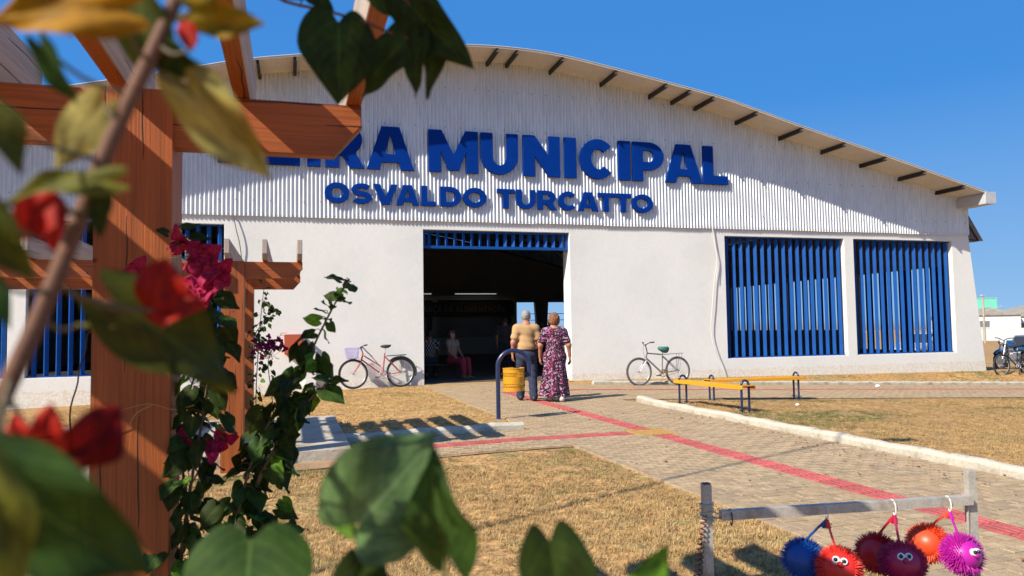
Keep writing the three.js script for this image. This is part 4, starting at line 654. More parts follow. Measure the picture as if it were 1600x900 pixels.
function headGeo(c, yaw, pitch, s = 1, cell = 0.006) {   // face looks along -z before the turn
  const fs = [ell([0, 0.02, 0.008], [0.076, 0.098, 0.094]), ell([0, -0.05, -0.03], [0.058, 0.062, 0.062]), ell([0, -0.012, -0.094], [0.013, 0.022, 0.02]), ell([0, -0.03, -0.1], [0.015, 0.012, 0.014]), ell([0, -0.085, -0.065], [0.028, 0.022, 0.022]), ell([-0.079, -0.008, 0.012], [0.013, 0.032, 0.021]), ell([0.079, -0.008, 0.012], [0.013, 0.032, 0.021]), ell([0, -0.058, -0.088], [0.026, 0.009, 0.010]), ell([0, 0.028, -0.078], [0.055, 0.014, 0.018]), cap([0, -0.06, 0.025], [0, -0.17, 0.035], 0.056, 0.06)];
  const g = surfaceNets((x, y, z) => { let d = union(fs, 0.022)(x, y, z); for (const e of [-1, 1]) d = Math.max(d, 0.011 - Math.hypot(x - e * 0.032, (y - 0.008) * 1.4, z + 0.09)); return d; }, [-0.11, -0.2, -0.14], [0.11, 0.14, 0.13], cell);
  g.scale(s, s, s); g.rotateX(pitch); g.rotateY(yaw); g.translate(...c); return g;
}
function hairGeo(c, yaw, pitch, style, s = 1, cell = 0.006) {
  const cut = style === 'short' ? (x, y, z) => Math.max(z < 0.0 ? 0.045 + z * -0.4 - y : -0.055 - y, -(z + 0.062)) : (x, y, z) => Math.max(z < -0.02 ? 0.05 - y : -0.085 - y, -(z + 0.075));
  const th = style === 'short' ? 0.008 : 0.022, e1 = ell([0, 0.024, 0.010], [0.078 + th, 0.1 + th, 0.096 + th]), e2 = style === 'short' ? null : ell([0, -0.03, 0.03], [0.088, 0.075, 0.085]);
  const g = surfaceNets((x, y, z) => { let d = e1(x, y, z); if (e2) d = smin(d, e2(x, y, z), 0.03); d += (style === 'short' ? 0.0035 : 0.009) * Math.sin(x * 95 + y * 40 + 3 * Math.sin(z * 50)) * Math.sin(y * 80 + z * 70 + 2 * Math.sin(x * 60)); return Math.max(d, cut(x, y, z)); }, [-0.14, -0.14, -0.14], [0.14, 0.17, 0.16], cell);
  g.scale(s, s, s); g.rotateX(pitch); g.rotateY(yaw); g.translate(...c); return g;
}
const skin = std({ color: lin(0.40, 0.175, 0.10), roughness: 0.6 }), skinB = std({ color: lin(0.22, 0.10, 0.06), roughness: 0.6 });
function person(o) {
  const t = thing('person', o.label, 'person', o.group, o.pos, o.turn || 0), j = o.j, c = o.cell || 0.011, sk = o.skin || skin;
  const limb = (a, m, b, r) => [cap(a, m, r[0], r[1]), cap(m, b, r[1], r[2])];
  const shM = j.neck, hipM = [(j.hipL[0] + j.hipR[0]) / 2, (j.hipL[1] + j.hipR[1]) / 2, (j.hipL[2] + j.hipR[2]) / 2], mid = [0, 1, 2].map((k) => lerp(hipM[k], shM[k], 0.5)), chest = [0, 1, 2].map((k) => lerp(hipM[k], shM[k], 0.78)), B = o.build || 1;
  const torso = [cap(hipM, mid, 0.135 * B, 0.130 * B, 1.25), cap(mid, chest, 0.130 * B, 0.135 * B, 1.3), cap(j.shL, j.shR, 0.062, 0.062), cap(j.hipL, j.hipR, 0.098 * B, 0.098 * B), cap(chest, shM, 0.12, 0.055, 1.2), cap([j.shL[0] * 0.55 + chest[0] * 0.45, lerp(j.shL[1], chest[1], 0.35), chest[2]], [j.shR[0] * 0.55 + chest[0] * 0.45, lerp(j.shR[1], chest[1], 0.35), chest[2]], 0.088, 0.088)];
  if (o.belly) torso.push(ell([hipM[0], lerp(hipM[1], shM[1], 0.25), hipM[2] - 0.03], [0.175, 0.16, 0.155]));
  const arms = [...limb(j.shL, j.elL, j.wrL, [0.052, 0.042, 0.028]), ...limb(j.shR, j.elR, j.wrR, [0.052, 0.042, 0.028])];
  const legs = [...limb(j.hipL, j.knL, j.anL, [0.088, 0.062, 0.04]), ...limb(j.hipR, j.knR, j.anR, [0.088, 0.062, 0.04])];
  const feet = [j.anL, j.anR].map((a, i) => { const d = (o.toe && o.toe[i]) || [0, 0, -1]; return cap([a[0] - d[0] * 0.03, a[1] - 0.035, a[2] - d[2] * 0.03], [a[0] + d[0] * 0.13, a[1] - 0.045, a[2] + d[2] * 0.13], 0.038, 0.03); });
  const pts = Object.values(j), [lo, hi] = bounds(pts, 0.2); lo[1] = Math.max(lo[1], -0.02);
  const all = union([...torso, ...arms, ...legs, ...feet, cap(j.neck, [j.head[0], j.head[1] - 0.08, j.head[2] + 0.02], 0.058, 0.055)], 0.05);
  const bodyG = [surfaceNets(all, lo, hi, c), headGeo(j.head, o.yaw || 0, o.nod || 0, 1, Math.max(0.006, c * 0.55))];
  for (const [w, e, s] of [[j.wrL, j.elL, 1], [j.wrR, j.elR, -1]]) { const dir = o.handDir ? o.handDir[s > 0 ? 0 : 1] : [w[0] - e[0], w[1] - e[1], w[2] - e[2]]; bodyG.push(handGeo(w, dir, [-s, 0, -0.15].map((q) => -q), 0.75, s, Math.max(0.004, c * 0.36))); }
  const body = part('body', bodyG, sk, t);
  part('hair', hairGeo(j.head, o.yaw || 0, o.nod || 0, o.hairStyle || 'short', 1, Math.max(0.006, c * 0.55)), o.hair, t);
  const hole = (x, y, z, n) => Math.max(-Math.max(n - 0.03 - y, Math.hypot(x - j.neck[0], (z - j.neck[2] - 0.005)) - 0.088), y - n - 0.03);
  for (const g of o.clothes) {   // each: [name, material, kind, limits]
    const [name, mat, kind, a] = g; let fn;
    if (kind === 'shirt') { const up = (sh, el) => [0, 1, 2].map((k) => lerp(sh[k], el[k], a.sleeve)); const f = union([...torso, cap(j.shL, up(j.shL, j.elL), 0.066, 0.062), cap(j.shR, up(j.shR, j.elR), 0.066, 0.062)], 0.05); fn = (x, y, z) => Math.max(f(x, y, z) - 0.013 - 0.005 * Math.sin(y * 42 + x * 26 + z * 9) * Math.sin(x * 19 - y * 13) * (y < a.hem + 0.35 ? 1.2 : 0.8), a.hem - y - 0.006 * Math.sin(x * 30), hole(x, y, z, a.neck)); }
    if (kind === 'trousers') { const f = union([...torso.slice(0, 2), torso[3], ...limb(j.hipL, j.knL, j.anL, [0.094, 0.075, 0.066]), ...limb(j.hipR, j.knR, j.anR, [0.094, 0.075, 0.066]), ...(o.belly ? [ell([hipM[0], hipM[1] - 0.03, hipM[2] + 0.045], [0.15, 0.13, 0.12])] : [])], 0.03); fn = (x, y, z) => Math.max(f(x, y, z) - 0.010 - 0.0035 * Math.sin(y * 52 + x * 20), y - a.waist, a.hem - y); }
    if (kind === 'dress') { const up = (sh, el) => [0, 1, 2].map((k) => lerp(sh[k], el[k], a.sleeve)), cone = (x, y, z) => { const u = clamp((j.hipL[1] + 0.08 - y) / (j.hipL[1] - a.hem + 0.08), 0, 1), an = Math.atan2(z, x), r = lerp(0.165, a.flare, Math.pow(u, 0.9)) + 0.022 * u * Math.sin(an * 7 + u * 1.5) + 0.012 * u * Math.sin(an * 13 + 1); return y > j.hipL[1] + 0.1 ? 9 : (Math.hypot((x - hipM[0] - a.sway * u) , (z - hipM[2]) * 1.12) - r) * 0.85; }; const f = union([...torso, cap(j.shL, up(j.shL, j.elL), 0.058, 0.056), cap(j.shR, up(j.shR, j.elR), 0.058, 0.056)], 0.05); fn = (x, y, z) => Math.max(smin(f(x, y, z) - 0.016, cone(x, y, z), 0.06), a.hem - y + 0.012 * Math.sin(Math.atan2(z, x) * 5), hole(x, y, z, a.neck)); }
    if (kind === 'shoes') { const f = union([j.anL, j.anR].map((q, i) => { const d = (o.toe && o.toe[i]) || [0, 0, -1]; return cap([q[0] - d[0] * 0.04, q[1] - 0.03, q[2] - d[2] * 0.04], [q[0] + d[0] * 0.15, q[1] - 0.042, q[2] + d[2] * 0.15], 0.05, 0.04); }), 0.02); fn = (x, y, z) => Math.max(f(x, y, z), 0.004 - y, y - 0.1); }
    const kc = kind === 'shoes' ? 0.009 : c, geo = surfaceNets(fn, [lo[0] - 0.15, Math.max(lo[1], -0.02), lo[2] - 0.15], [hi[0] + 0.15, hi[1], hi[2] + 0.15], kc);
    if (a && a.uv) { const p = geo.attributes.position, uv = new Float32Array(p.count * 2); for (let i = 0; i < p.count; i++) { uv[i * 2] = (Math.atan2(p.getX(i) - hipM[0], p.getZ(i) - hipM[2]) / (2 * Math.PI)) * 1.4; uv[i * 2 + 1] = p.getY(i); } geo.setAttribute('uv', new THREE.BufferAttribute(uv, 2)); }
    part(name, geo, mat, t);
  }
  if (o.extra) o.extra(t);
  return t;
}
const cloth = (r, g, b, x = {}) => std({ color: lin(r, g, b), roughness: 0.92, bumpMap: rep(T.speckB, 6), bumpScale: 0.001, ...x });
const floral = tex(256, (u, v) => {
  const a = vnoise(u, v, 26, 26, 201), b = vnoise(u + 0.13, v + 0.4, 20, 20, 202), c = vnoise(u + 0.7, v + 0.2, 30, 30, 203), k = fbm(u, v, 60, 60, 204, 2) * 0.3 + 0.85;
  if (a > 0.76) return [0.62 * k, 0.55 * k, 0.60 * k]; if (b > 0.66) return [0.44 * k, 0.10 * k, 0.22 * k]; if (c > 0.70) return [0.62 * k, 0.36 * k, 0.52 * k]; return [0.11 * k, 0.035 * k, 0.10 * k];
});
person({   // the man seen from behind
  label: 'person in tan T-shirt and dark blue trousers walking hand in hand towards the doorway', group: 'couple walking to the doorway', pos: [-0.875, 0.02, 5.06], turn: -0.12, cell: 0.0105, belly: true, yaw: -0.45, build: 1.0,
  j: { head: [0.01, 1.545, -0.035], neck: [0, 1.40, 0], shL: [-0.172, 1.33, 0.0], shR: [0.172, 1.33, 0.0], elL: [-0.25, 1.075, 0.04], elR: [0.248, 1.075, 0.03], wrL: [-0.258, 0.865, -0.02], wrR: [0.272, 0.865, -0.02], hipL: [-0.095, 0.86, 0], hipR: [0.095, 0.86, 0], knL: [-0.105, 0.47, -0.07], knR: [0.1, 0.47, 0.03], anL: [-0.105, 0.085, -0.10], anR: [0.1, 0.085, 0.13] },
  hair: std({ color: lin(0.26, 0.25, 0.235), roughness: 0.8 }), hairStyle: 'short',
  clothes: [['trousers', cloth(0.022, 0.03, 0.062), 'trousers', { waist: 0.965, hem: 0.05 }], ['shirt', cloth(0.44, 0.27, 0.125), 'shirt', { sleeve: 0.62, hem: 0.93, neck: 1.42 }], ['shoes', std({ color: lin(0.02, 0.018, 0.016), roughness: 0.5 }), 'shoes', {}]],
  extra: (t) => { const b = []; for (let i = 0; i <= 40; i++) { const a = i / 40 * 2 * Math.PI; b.push(V(0.178 * Math.cos(a), 0.94, 0.15 * Math.sin(a) - 0.004)); } part('belt', tube(b, 0.014, 60, 6), std({ color: lin(0.05, 0.03, 0.018), roughness: 0.6 }), t); },
});
person({   // the woman in the long dress
  label: 'person in long purple floral dress holding hands on the walkway', group: 'couple walking to the doorway', pos: [-0.43, 0.02, 5.36], turn: -0.18, cell: 0.0105, yaw: 0.15, nod: 0.08, build: 1.12, hairStyle: 'bob',
  j: { head: [0.0, 1.475, -0.03], neck: [0, 1.325, 0], shL: [-0.16, 1.255, 0.0], shR: [0.16, 1.255, 0], elL: [-0.265, 1.02, 0.03], elR: [0.255, 1.02, 0.04], wrL: [-0.262, 0.80, -0.06], wrR: [0.285, 0.80, -0.02], hipL: [-0.095, 0.80, 0], hipR: [0.095, 0.80, 0], knL: [-0.09, 0.44, -0.04], knR: [0.1, 0.44, 0.05], anL: [-0.09, 0.08, -0.03], anR: [0.09, 0.085, 0.14] },
  hair: std({ color: lin(0.19, 0.075, 0.028), roughness: 0.7 }),
  clothes: [['dress', std({ map: rep(floral, 1.7), roughness: 0.9 }), 'dress', { sleeve: 0.7, hem: 0.10, neck: 1.345, flare: 0.27, sway: -0.03, uv: true }], ['shoes', std({ color: lin(0.6, 0.5, 0.42), roughness: 0.6 }), 'shoes', {}]],
});
const sit = (o = {}) => ({ head: [0, 1.19, -0.02], neck: [0, 1.04, 0], shL: [-0.17, 0.99, 0], shR: [0.17, 0.99, 0], elL: [-0.23, 0.75, 0.06], elR: [0.23, 0.75, 0.06], wrL: [-0.16, 0.56, 0.26], wrR: [0.16, 0.56, 0.26], hipL: [-0.09, 0.5, 0], hipR: [0.09, 0.5, 0], knL: [-0.12, 0.5, 0.42], knR: [0.12, 0.5, 0.42], anL: [-0.12, 0.09, 0.46], anR: [0.12, 0.09, 0.46], ...o });
const stand = (o = {}) => ({ head: [0, 1.57, -0.03], neck: [0, 1.42, 0], shL: [-0.18, 1.37, 0], shR: [0.18, 1.37, 0], elL: [-0.25, 1.1, 0.03], elR: [0.25, 1.1, 0.03], wrL: [-0.25, 0.86, -0.03], wrR: [0.25, 0.86, -0.03], hipL: [-0.095, 0.88, 0], hipR: [0.095, 0.88, 0], knL: [-0.1, 0.48, -0.02], knR: [0.1, 0.48, -0.01], anL: [-0.1, 0.085, 0], anR: [0.1, 0.085, 0.02], ...o });
const fwd = [[0, 0, 1], [0, 0, 1]], hairD = std({ color: lin(0.02, 0.014, 0.01), roughness: 0.7 });
const stripes = tex(64, (u, v) => (v * 10 % 1 < 0.5 ? [0.05, 0.07, 0.14] : [0.35, 0.36, 0.4])), checks = tex(64, (u, v) => ((Math.floor(u * 8) + Math.floor(v * 8)) % 2 ? [0.05, 0.05, 0.05] : [0.6, 0.58, 0.55]));
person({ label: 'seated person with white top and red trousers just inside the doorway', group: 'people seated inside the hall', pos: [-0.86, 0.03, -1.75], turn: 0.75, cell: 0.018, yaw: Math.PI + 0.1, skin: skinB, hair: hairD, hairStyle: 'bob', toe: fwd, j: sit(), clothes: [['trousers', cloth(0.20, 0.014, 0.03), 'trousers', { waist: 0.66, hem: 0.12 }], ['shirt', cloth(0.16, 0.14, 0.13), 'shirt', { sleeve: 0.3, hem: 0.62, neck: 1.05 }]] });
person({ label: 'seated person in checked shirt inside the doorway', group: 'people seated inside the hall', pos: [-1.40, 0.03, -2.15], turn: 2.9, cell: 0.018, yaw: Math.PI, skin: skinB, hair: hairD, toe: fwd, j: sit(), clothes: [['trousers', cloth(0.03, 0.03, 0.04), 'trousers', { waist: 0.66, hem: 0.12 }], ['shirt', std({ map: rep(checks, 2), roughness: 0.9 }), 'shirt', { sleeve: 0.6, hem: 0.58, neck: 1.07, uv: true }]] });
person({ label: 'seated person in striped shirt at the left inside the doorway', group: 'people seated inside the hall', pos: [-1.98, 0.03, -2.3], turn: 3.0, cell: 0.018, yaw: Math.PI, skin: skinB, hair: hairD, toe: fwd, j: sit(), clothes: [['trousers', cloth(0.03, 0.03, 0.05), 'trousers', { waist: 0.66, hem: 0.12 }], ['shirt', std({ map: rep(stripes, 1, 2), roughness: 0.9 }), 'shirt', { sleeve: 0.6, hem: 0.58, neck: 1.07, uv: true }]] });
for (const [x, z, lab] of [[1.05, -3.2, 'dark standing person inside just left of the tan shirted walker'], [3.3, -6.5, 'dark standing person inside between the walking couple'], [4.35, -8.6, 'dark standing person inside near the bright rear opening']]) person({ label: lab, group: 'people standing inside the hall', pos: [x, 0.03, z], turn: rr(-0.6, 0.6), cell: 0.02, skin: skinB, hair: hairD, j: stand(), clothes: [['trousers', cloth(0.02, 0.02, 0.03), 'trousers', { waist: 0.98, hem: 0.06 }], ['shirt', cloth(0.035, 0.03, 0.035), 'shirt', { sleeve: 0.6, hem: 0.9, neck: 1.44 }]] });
person({ label: 'person in pink top behind the leftmost louvred window', pos: [-11.8, 0.03, -1.4], turn: 1.2, cell: 0.02, skin: skinB, hair: hairD, j: stand(), clothes: [['trousers', cloth(0.02, 0.02, 0.05), 'trousers', { waist: 0.98, hem: 0.06 }], ['shirt', cloth(0.5, 0.12, 0.14), 'shirt', { sleeve: 0.6, hem: 0.9, neck: 1.44 }]] });
{
  const b = thing('bench', 'dark low bench under the seated people inside the doorway', 'bench', null, [-1.4, 0.03, -1.95], -0.15);
  part('seat', box(-1.1, 0.85, 0.36, 0.405, -0.42, 0.05, 0.004), M.dark, b); for (const x of [-1.0, 0.7]) for (const z of [-0.38, 0.0]) part('leg', box(x, x + 0.05, 0, 0.359, z, z + 0.05), M.dark, b);
}
// ---------- bougainvillea ----------
function leafGeo(curl, fold, wave, ovate) {
  const rows = 16, cols = 12, pos = [], uv = [], idx = [], K = ovate ? [[0, 0.25], [0.12, 0.62], [0.3, 0.93], [0.45, 1], [0.6, 0.92], [0.78, 0.62], [0.9, 0.33], [1, 0.02]] : [[0, 0.70], [0.06, 0.84], [0.14, 0.94], [0.26, 1], [0.38, 0.99], [0.52, 0.86], [0.68, 0.6], [0.82, 0.33], [0.92, 0.14], [1, 0.01]];
  const f = (t) => { let i = 0; while (i < K.length - 2 && t > K[i + 1][0]) i++; const u = clamp((t - K[i][0]) / (K[i + 1][0] - K[i][0]), 0, 1), sl = (k) => (k <= 0 ? (K[1][1] - K[0][1]) / (K[1][0] - K[0][0]) : k >= K.length - 1 ? (K[k][1] - K[k - 1][1]) / (K[k][0] - K[k - 1][0]) : (K[k + 1][1] - K[k - 1][1]) / (K[k + 1][0] - K[k - 1][0])), h = K[i + 1][0] - K[i][0], u2 = u * u, u3 = u2 * u; return Math.max(0.005, (2 * u3 - 3 * u2 + 1) * K[i][1] + (u3 - 2 * u2 + u) * h * sl(i) + (3 * u2 - 2 * u3) * K[i + 1][1] + (u3 - u2) * h * sl(i + 1)); };
  for (let j = 0; j <= rows; j++) for (let i = 0; i <= cols; i++) {
    const t = j / rows, u = i / cols * 2 - 1, x = 0.5 * f(t) * u, y = ovate ? t - 0.02 * Math.pow(1 - t, 5) * Math.abs(u) : t - 0.20 * Math.pow(1 - t, 4) * Math.sin(Math.PI * Math.min(1, Math.abs(u) * 0.82));
    const z = -curl * (t - 0.15) * (t - 0.15) + fold * Math.abs(u) * f(t) * 0.5 - 0.10 * u * u * f(t) * 0.5 + wave * Math.sin(t * 9 + u * 2.5) * Math.abs(u) * 0.05;
    pos.push(x, y, z); uv.push(i / cols, t);
  }
  for (let j = 0; j < rows; j++) for (let i = 0; i < cols; i++) { const a = j * (cols + 1) + i; idx.push(a, a + 1, a + cols + 1, a + 1, a + cols + 2, a + cols + 1); }
  const g = new THREE.BufferGeometry(); g.setAttribute('position', new THREE.Float32BufferAttribute(pos, 3)); g.setAttribute('uv', new THREE.Float32BufferAttribute(uv, 2)); g.setIndex(idx); g.computeVertexNormals(); return g;
}
const LG = [leafGeo(0.10, 0.08, 0.7, false), leafGeo(0.28, 0.22, 1.4, false), leafGeo(-0.06, 0.1, 1.2, false), leafGeo(0.4, 0.3, 1.8, false)], BG = [leafGeo(0.35, 0.35, 2.2, true), leafGeo(0.15, 0.25, 2.6, true)];
function leafTex(base, vein, blot, s) {
  return tex(128, (u, v) => {
    const d = Math.abs(u - 0.5) * 2, n = fbm(u, v, 6, 6, s, 3), q = (v - d * 0.45) * 7.2, side = Math.abs(q - Math.round(q)), m = d < 0.035 ? 1 : 0, w = Math.max(m, side < 0.06 && d < 0.92 ? 0.55 : 0), k = 0.85 + (n - 0.5) * 0.5, bl = sstep(fbm(u, v, 4, 4, s + 9, 3), 0.55, 0.7);
    return [0, 1, 2].map((c) => lerp(lerp(base[c], blot[c], bl) * k, vein[c], w * 0.55));
  });
}
const leafM = (b, v, bl, s, tr = 0.38, ro = 0.62) => phy({ map: leafTex(b, v, bl, s), roughness: ro, transmission: tr, thickness: 0, side: THREE.DoubleSide, specularIntensity: 0.22 });
const LM = [
  leafM([0.22, 0.29, 0.08], [0.34, 0.40, 0.14], [0.19, 0.25, 0.06], 301), leafM([0.25, 0.37, 0.13], [0.42, 0.52, 0.24], [0.21, 0.33, 0.12], 302), leafM([0.72, 0.50, 0.06], [0.78, 0.62, 0.2], [0.62, 0.42, 0.05], 303, 0.35), leafM([0.48, 0.47, 0.15], [0.6, 0.58, 0.25], [0.38, 0.38, 0.1], 304, 0.35), leafM([0.76, 0.70, 0.38], [0.82, 0.76, 0.5], [0.66, 0.58, 0.25], 305, 0.35),
  leafM([0.80, 0.16, 0.09], [0.86, 0.34, 0.2], [0.74, 0.12, 0.08], 306, 0.4), leafM([0.80, 0.16, 0.36], [0.9, 0.4, 0.55], [0.70, 0.10, 0.28], 307, 0.4), leafM([0.50, 0.08, 0.33], [0.65, 0.25, 0.5], [0.62, 0.14, 0.45], 308, 0.4), leafM([0.66, 0.52, 0.10], [0.7, 0.6, 0.25], [0.40, 0.40, 0.12], 309, 0.35), leafM([0.52, 0.06, 0.05], [0.6, 0.12, 0.1], [0.42, 0.05, 0.05], 310, 0.3),
  leafM([0.41, 0.53, 0.31], [0.58, 0.67, 0.46], [0.37, 0.49, 0.27], 311, 0.25, 0.45), leafM([0.42, 0.60, 0.14], [0.55, 0.7, 0.3], [0.36, 0.55, 0.12], 312, 0.45),
  leafM([0.34, 0.36, 0.09], [0.45, 0.48, 0.18], [0.28, 0.33, 0.08], 313, 0.45),
];
const barkM = std({ color: lin(0.20, 0.10, 0.065), map: rep(T.wood, 20, 6), roughness: 0.8 }), stemM = std({ color: lin(0.11, 0.085, 0.045), roughness: 0.8 });
function putLeaf(parent, B, Tp, n, width, geo, mat, name = 'leaf') {
  const y = V().subVectors(Tp, B), L = y.length(); y.normalize(); const z = n.clone().addScaledVector(y, -n.dot(y)).normalize(), x = V().crossVectors(y, z);
  const m = new THREE.Mesh(geo, mat); m.name = name; m.castShadow = m.receiveShadow = true;
  m.matrixAutoUpdate = true; m.quaternion.setFromRotationMatrix(new THREE.Matrix4().makeBasis(x, y, z)); m.position.copy(B); m.scale.set(width, L, L); parent.add(m); return m;
}
function handPlaced(t, list) { for (const q of list) { const col = q[11], br = col === 5 || col === 6 || col === 9; putLeaf(t, V(q[0], q[1], q[2]), V(q[3], q[4], q[5]), V(q[6], q[7], q[8]), q[9], br ? BG[0] : q[10] > 0.25 ? LG[3] : q[10] > 0.17 ? LG[1] : LG[0], LM[col], br ? 'bract' : 'leaf'); } }
{
  const t = thing('bougainvillea', 'blurred bougainvillea at far left in the foreground with red bracts and yellowing leaves', 'plant');
  const end = S1_DATA[S1_DATA.length - 1];
  part('stem', [taperTube([...S1_DATA, [end[0] - 0.02, 0.7, end[2] - 0.05], [end[0] - 0.04, 0.3, end[2] - 0.15], [end[0] - 0.03, -0.1, end[2] - 0.2]].reverse().map((q) => q), 0.0085, 0.0034, 70, 10)], barkM, t);
  handPlaced(t, P1_DATA);
  const sp = S1_DATA.map((q) => V(...q)), tw = [];
  for (const q of P1_DATA) { const b = V(q[0], q[1], q[2]); let best = null, bd = 9; for (let i = 0; i < sp.length - 1; i++) for (let k = 0; k < 8; k++) { const p = V().lerpVectors(sp[i], sp[i + 1], k / 8), d = p.distanceTo(b); if (d < bd) { bd = d; best = p; } } if (bd > 0.002) tw.push(taperTube([best, V().lerpVectors(best, b, 0.5).add(V(0, -0.004, 0)), b], 0.0013, 0.0008, 8, 5)); }
  part('petioles', tw, stemM, t);
}
{
  const t = thing('bougainvillea', 'blurred large green leaves of a low shoot at the bottom of the foreground', 'plant');
  const gs = []; const root = V(-4.86, -0.03, 17.95);
  for (const s of S2_DATA) { const a = V(...s[0]); gs.push(taperTube([root, V(lerp(root.x, a.x, 0.4), 0.5, lerp(root.z, a.z, 0.4)), ...s], 0.005, 0.0013, 40, 7)); }
  part('stem', gs, std({ color: lin(0.16, 0.17, 0.06), roughness: 0.7 }), t); handPlaced(t, P2_DATA);
}
{
  const t = thing('bougainvillea', 'dark green leafy twig hanging down from above across the gable', 'plant');
  const a = S3_DATA[0][0], b = S3_DATA[1][0];
  part('stem', [taperTube([[-5.1, 2.33, 17.55], [a[0] - 0.05, 2.1, a[2] - 0.05], ...S3_DATA[0]], 0.004, 0.0012, 40, 7), taperTube([[-5.1, 2.34, 17.6], [b[0] - 0.04, 2.15, b[2]], ...S3_DATA[1]], 0.004, 0.0012, 40, 7)], barkM, t); handPlaced(t, P3_DATA);
  const tw = []; for (const q of P3_DATA) { const p = V(q[0], q[1], q[2]); let best = null, bd = 9; for (const s of S3_DATA) for (let i = 0; i < s.length - 1; i++) for (let k = 0; k < 6; k++) { const c = V().lerpVectors(V(...s[i]), V(...s[i + 1]), k / 6), d = c.distanceTo(p); if (d < bd) { bd = d; best = c; } } if (bd > 0.002) tw.push(rod(best, p, 0.0009, 0.0007, 5)); }
  part('petioles', tw, stemM, t);
}
function climber(label, stems, r0, opts) {
  const t = thing('bougainvillea', label, 'plant'), gs = [], twigs = [];
  stems.forEach((s, si) => {
    const pts = s.map((q) => V(...q)), g0 = pts[0]; if (g0.y > 0.05 && !opts.side?.includes(si)) pts.unshift(V(g0.x - 0.01, H(g0.x, g0.z) - 0.02, g0.z));
    gs.push(taperTube(pts, r0, r0 * 0.35, 50, 7));
    const c = new THREE.CatmullRomCurve3(pts, false, 'centripetal'), n = opts.leaves[si];
    for (let i = 0; i < n; i++) {
      const u = clamp(opts.from[si] + (1 - opts.from[si]) * (i + rr(0, 0.9)) / n, 0, 1), p = c.getPointAt(u), a = rr(0, 6.28), spread = opts.spread[si] * rr(0.3, 1) * (1 - 0.65 * u * u), b = p.clone().add(V(Math.cos(a) * spread, rr(-0.4, 0.7) * spread, Math.sin(a) * spread));
      twigs.push(taperTube([p, V().lerpVectors(p, b, 0.55).add(V(0, 0.01, 0)), b], 0.0014, 0.0008, 5, 4));
      const L = rr(opts.size[0], opts.size[1]) * (u > 0.88 ? 0.72 : 1), d = V(Math.cos(a + rr(-0.7, 0.7)) * 0.55, rr(-1.1, -0.15), Math.sin(a + rr(-0.7, 0.7)) * 0.55).normalize(); if (u > 0.9) d.y *= -0.2, d.normalize();
      const nrm = V(rr(-0.6, 0.6), rr(0.1, 1), rr(-0.2, 1)).normalize();
      putLeaf(t, b, b.clone().addScaledVector(d, L), nrm, L * rr(0.7, 0.9), LG[Math.floor(rnd() * 4)], LM[rnd() < opts.light ? (rnd() < 0.25 ? 11 : 1) : 0]);
    }
  });
  part('stem', gs, stemM, t); const tw = part('twigs', twigs, stemM, t); tw.userData.kind = 'stuff';
  return t;
}
function flower(t, c, s, mat) { const a0 = rr(0, 6.28), ax = V(rr(-0.6, 0.6), rr(-0.5, 0.6), rr(0.1, 0.9)).normalize(), u = V(0, 1, 0).cross(ax).normalize(), w = ax.clone().cross(u); for (let k = 0; k < 3; k++) { const a = a0 + k * 2.094, d = u.clone().multiplyScalar(Math.cos(a)).addScaledVector(w, Math.sin(a)).addScaledVector(ax, 0.55).normalize(); putLeaf(t, c, c.clone().addScaledVector(d, s * rr(0.85, 1.15)), ax.clone().addScaledVector(d, -0.4), s * 0.85, BG[Math.floor(rnd() * 2)], mat, 'bract'); } }
climber('leafy bougainvillea shoot reaching up to the right of the near pergola post', [S4_DATA[1], S4_DATA[3], S4_DATA[4], S4_DATA[5]], 0.0075, { leaves: [84, 36, 60, 22], from: [0.34, 0.35, 0.30, 0.05], spread: [0.085, 0.07, 0.1, 0.05], size: [0.05, 0.085], light: 0.4, side: [3] });
{
  const t = climber('leafy bougainvillea with pink bracts climbing the near pergola post', [S4_DATA[0], S4_DATA[2]], 0.0075, { leaves: [95, 62], from: [0.30, 0.3], spread: [0.095, 0.10], size: [0.05, 0.08], light: 0.4, side: [] });
  const tw = []; PINK_DATA.forEach((q, i) => { const p = V(...q); for (let k = 0; k < 1; k++) flower(t, p.clone().add(V(rr(-0.012, 0.012), rr(-0.012, 0.012), rr(-0.012, 0.012))), 0.05, LM[6]); const b = i < 12 ? V(...S4_DATA[0][6]) : V(...S4_DATA[0][2]); tw.push(taperTube([b, V().lerpVectors(b, p, 0.6).add(V(0, 0.015, 0)), p], 0.0015, 0.0009, 8, 4)); });
  part('flower_stalks', tw, stemM, t);
  const straw = std({ color: lin(0.42, 0.26, 0.10), roughness: 0.8 });
  part('dry_tendril', tube([[-5.602, 1.083, 15.978], [-5.518, 1.115, 15.978], [-5.457, 1.125, 15.980], [-5.395, 1.106, 15.975], [-5.33, 1.12, 16.02]], 0.0011, 30, 5), straw, t);
  part('dry_tendril', tube([[-5.512, 1.066, 15.98], [-5.492, 1.101, 15.984], [-5.447, 1.124, 15.982]], 0.0014, 20, 5), straw, t);
}
{
  const t = climber('slender bougainvillea with magenta bracts beside the far pergola post', S5_DATA, 0.008, { leaves: [70, 36, 26, 20], from: [0.12, 0.12, 0.1, 0.1], spread: [0.1, 0.12, 0.1, 0.05], size: [0.045, 0.075], light: 0.25, side: [2, 3] });
  const tw = []; MAG_DATA.forEach((q) => { const p = V(...q); for (let k = 0; k < 4; k++) flower(t, p.clone().add(V(rr(-0.06, 0.06), rr(-0.06, 0.06), rr(-0.06, 0.06))), 0.042, LM[7]); const b = V(...S5_DATA[1][2]); tw.push(taperTube([b, V().lerpVectors(b, p, 0.5), p], 0.002, 0.001, 6, 4)); });
  part('flower_stalks', tw, stemM, t);
}
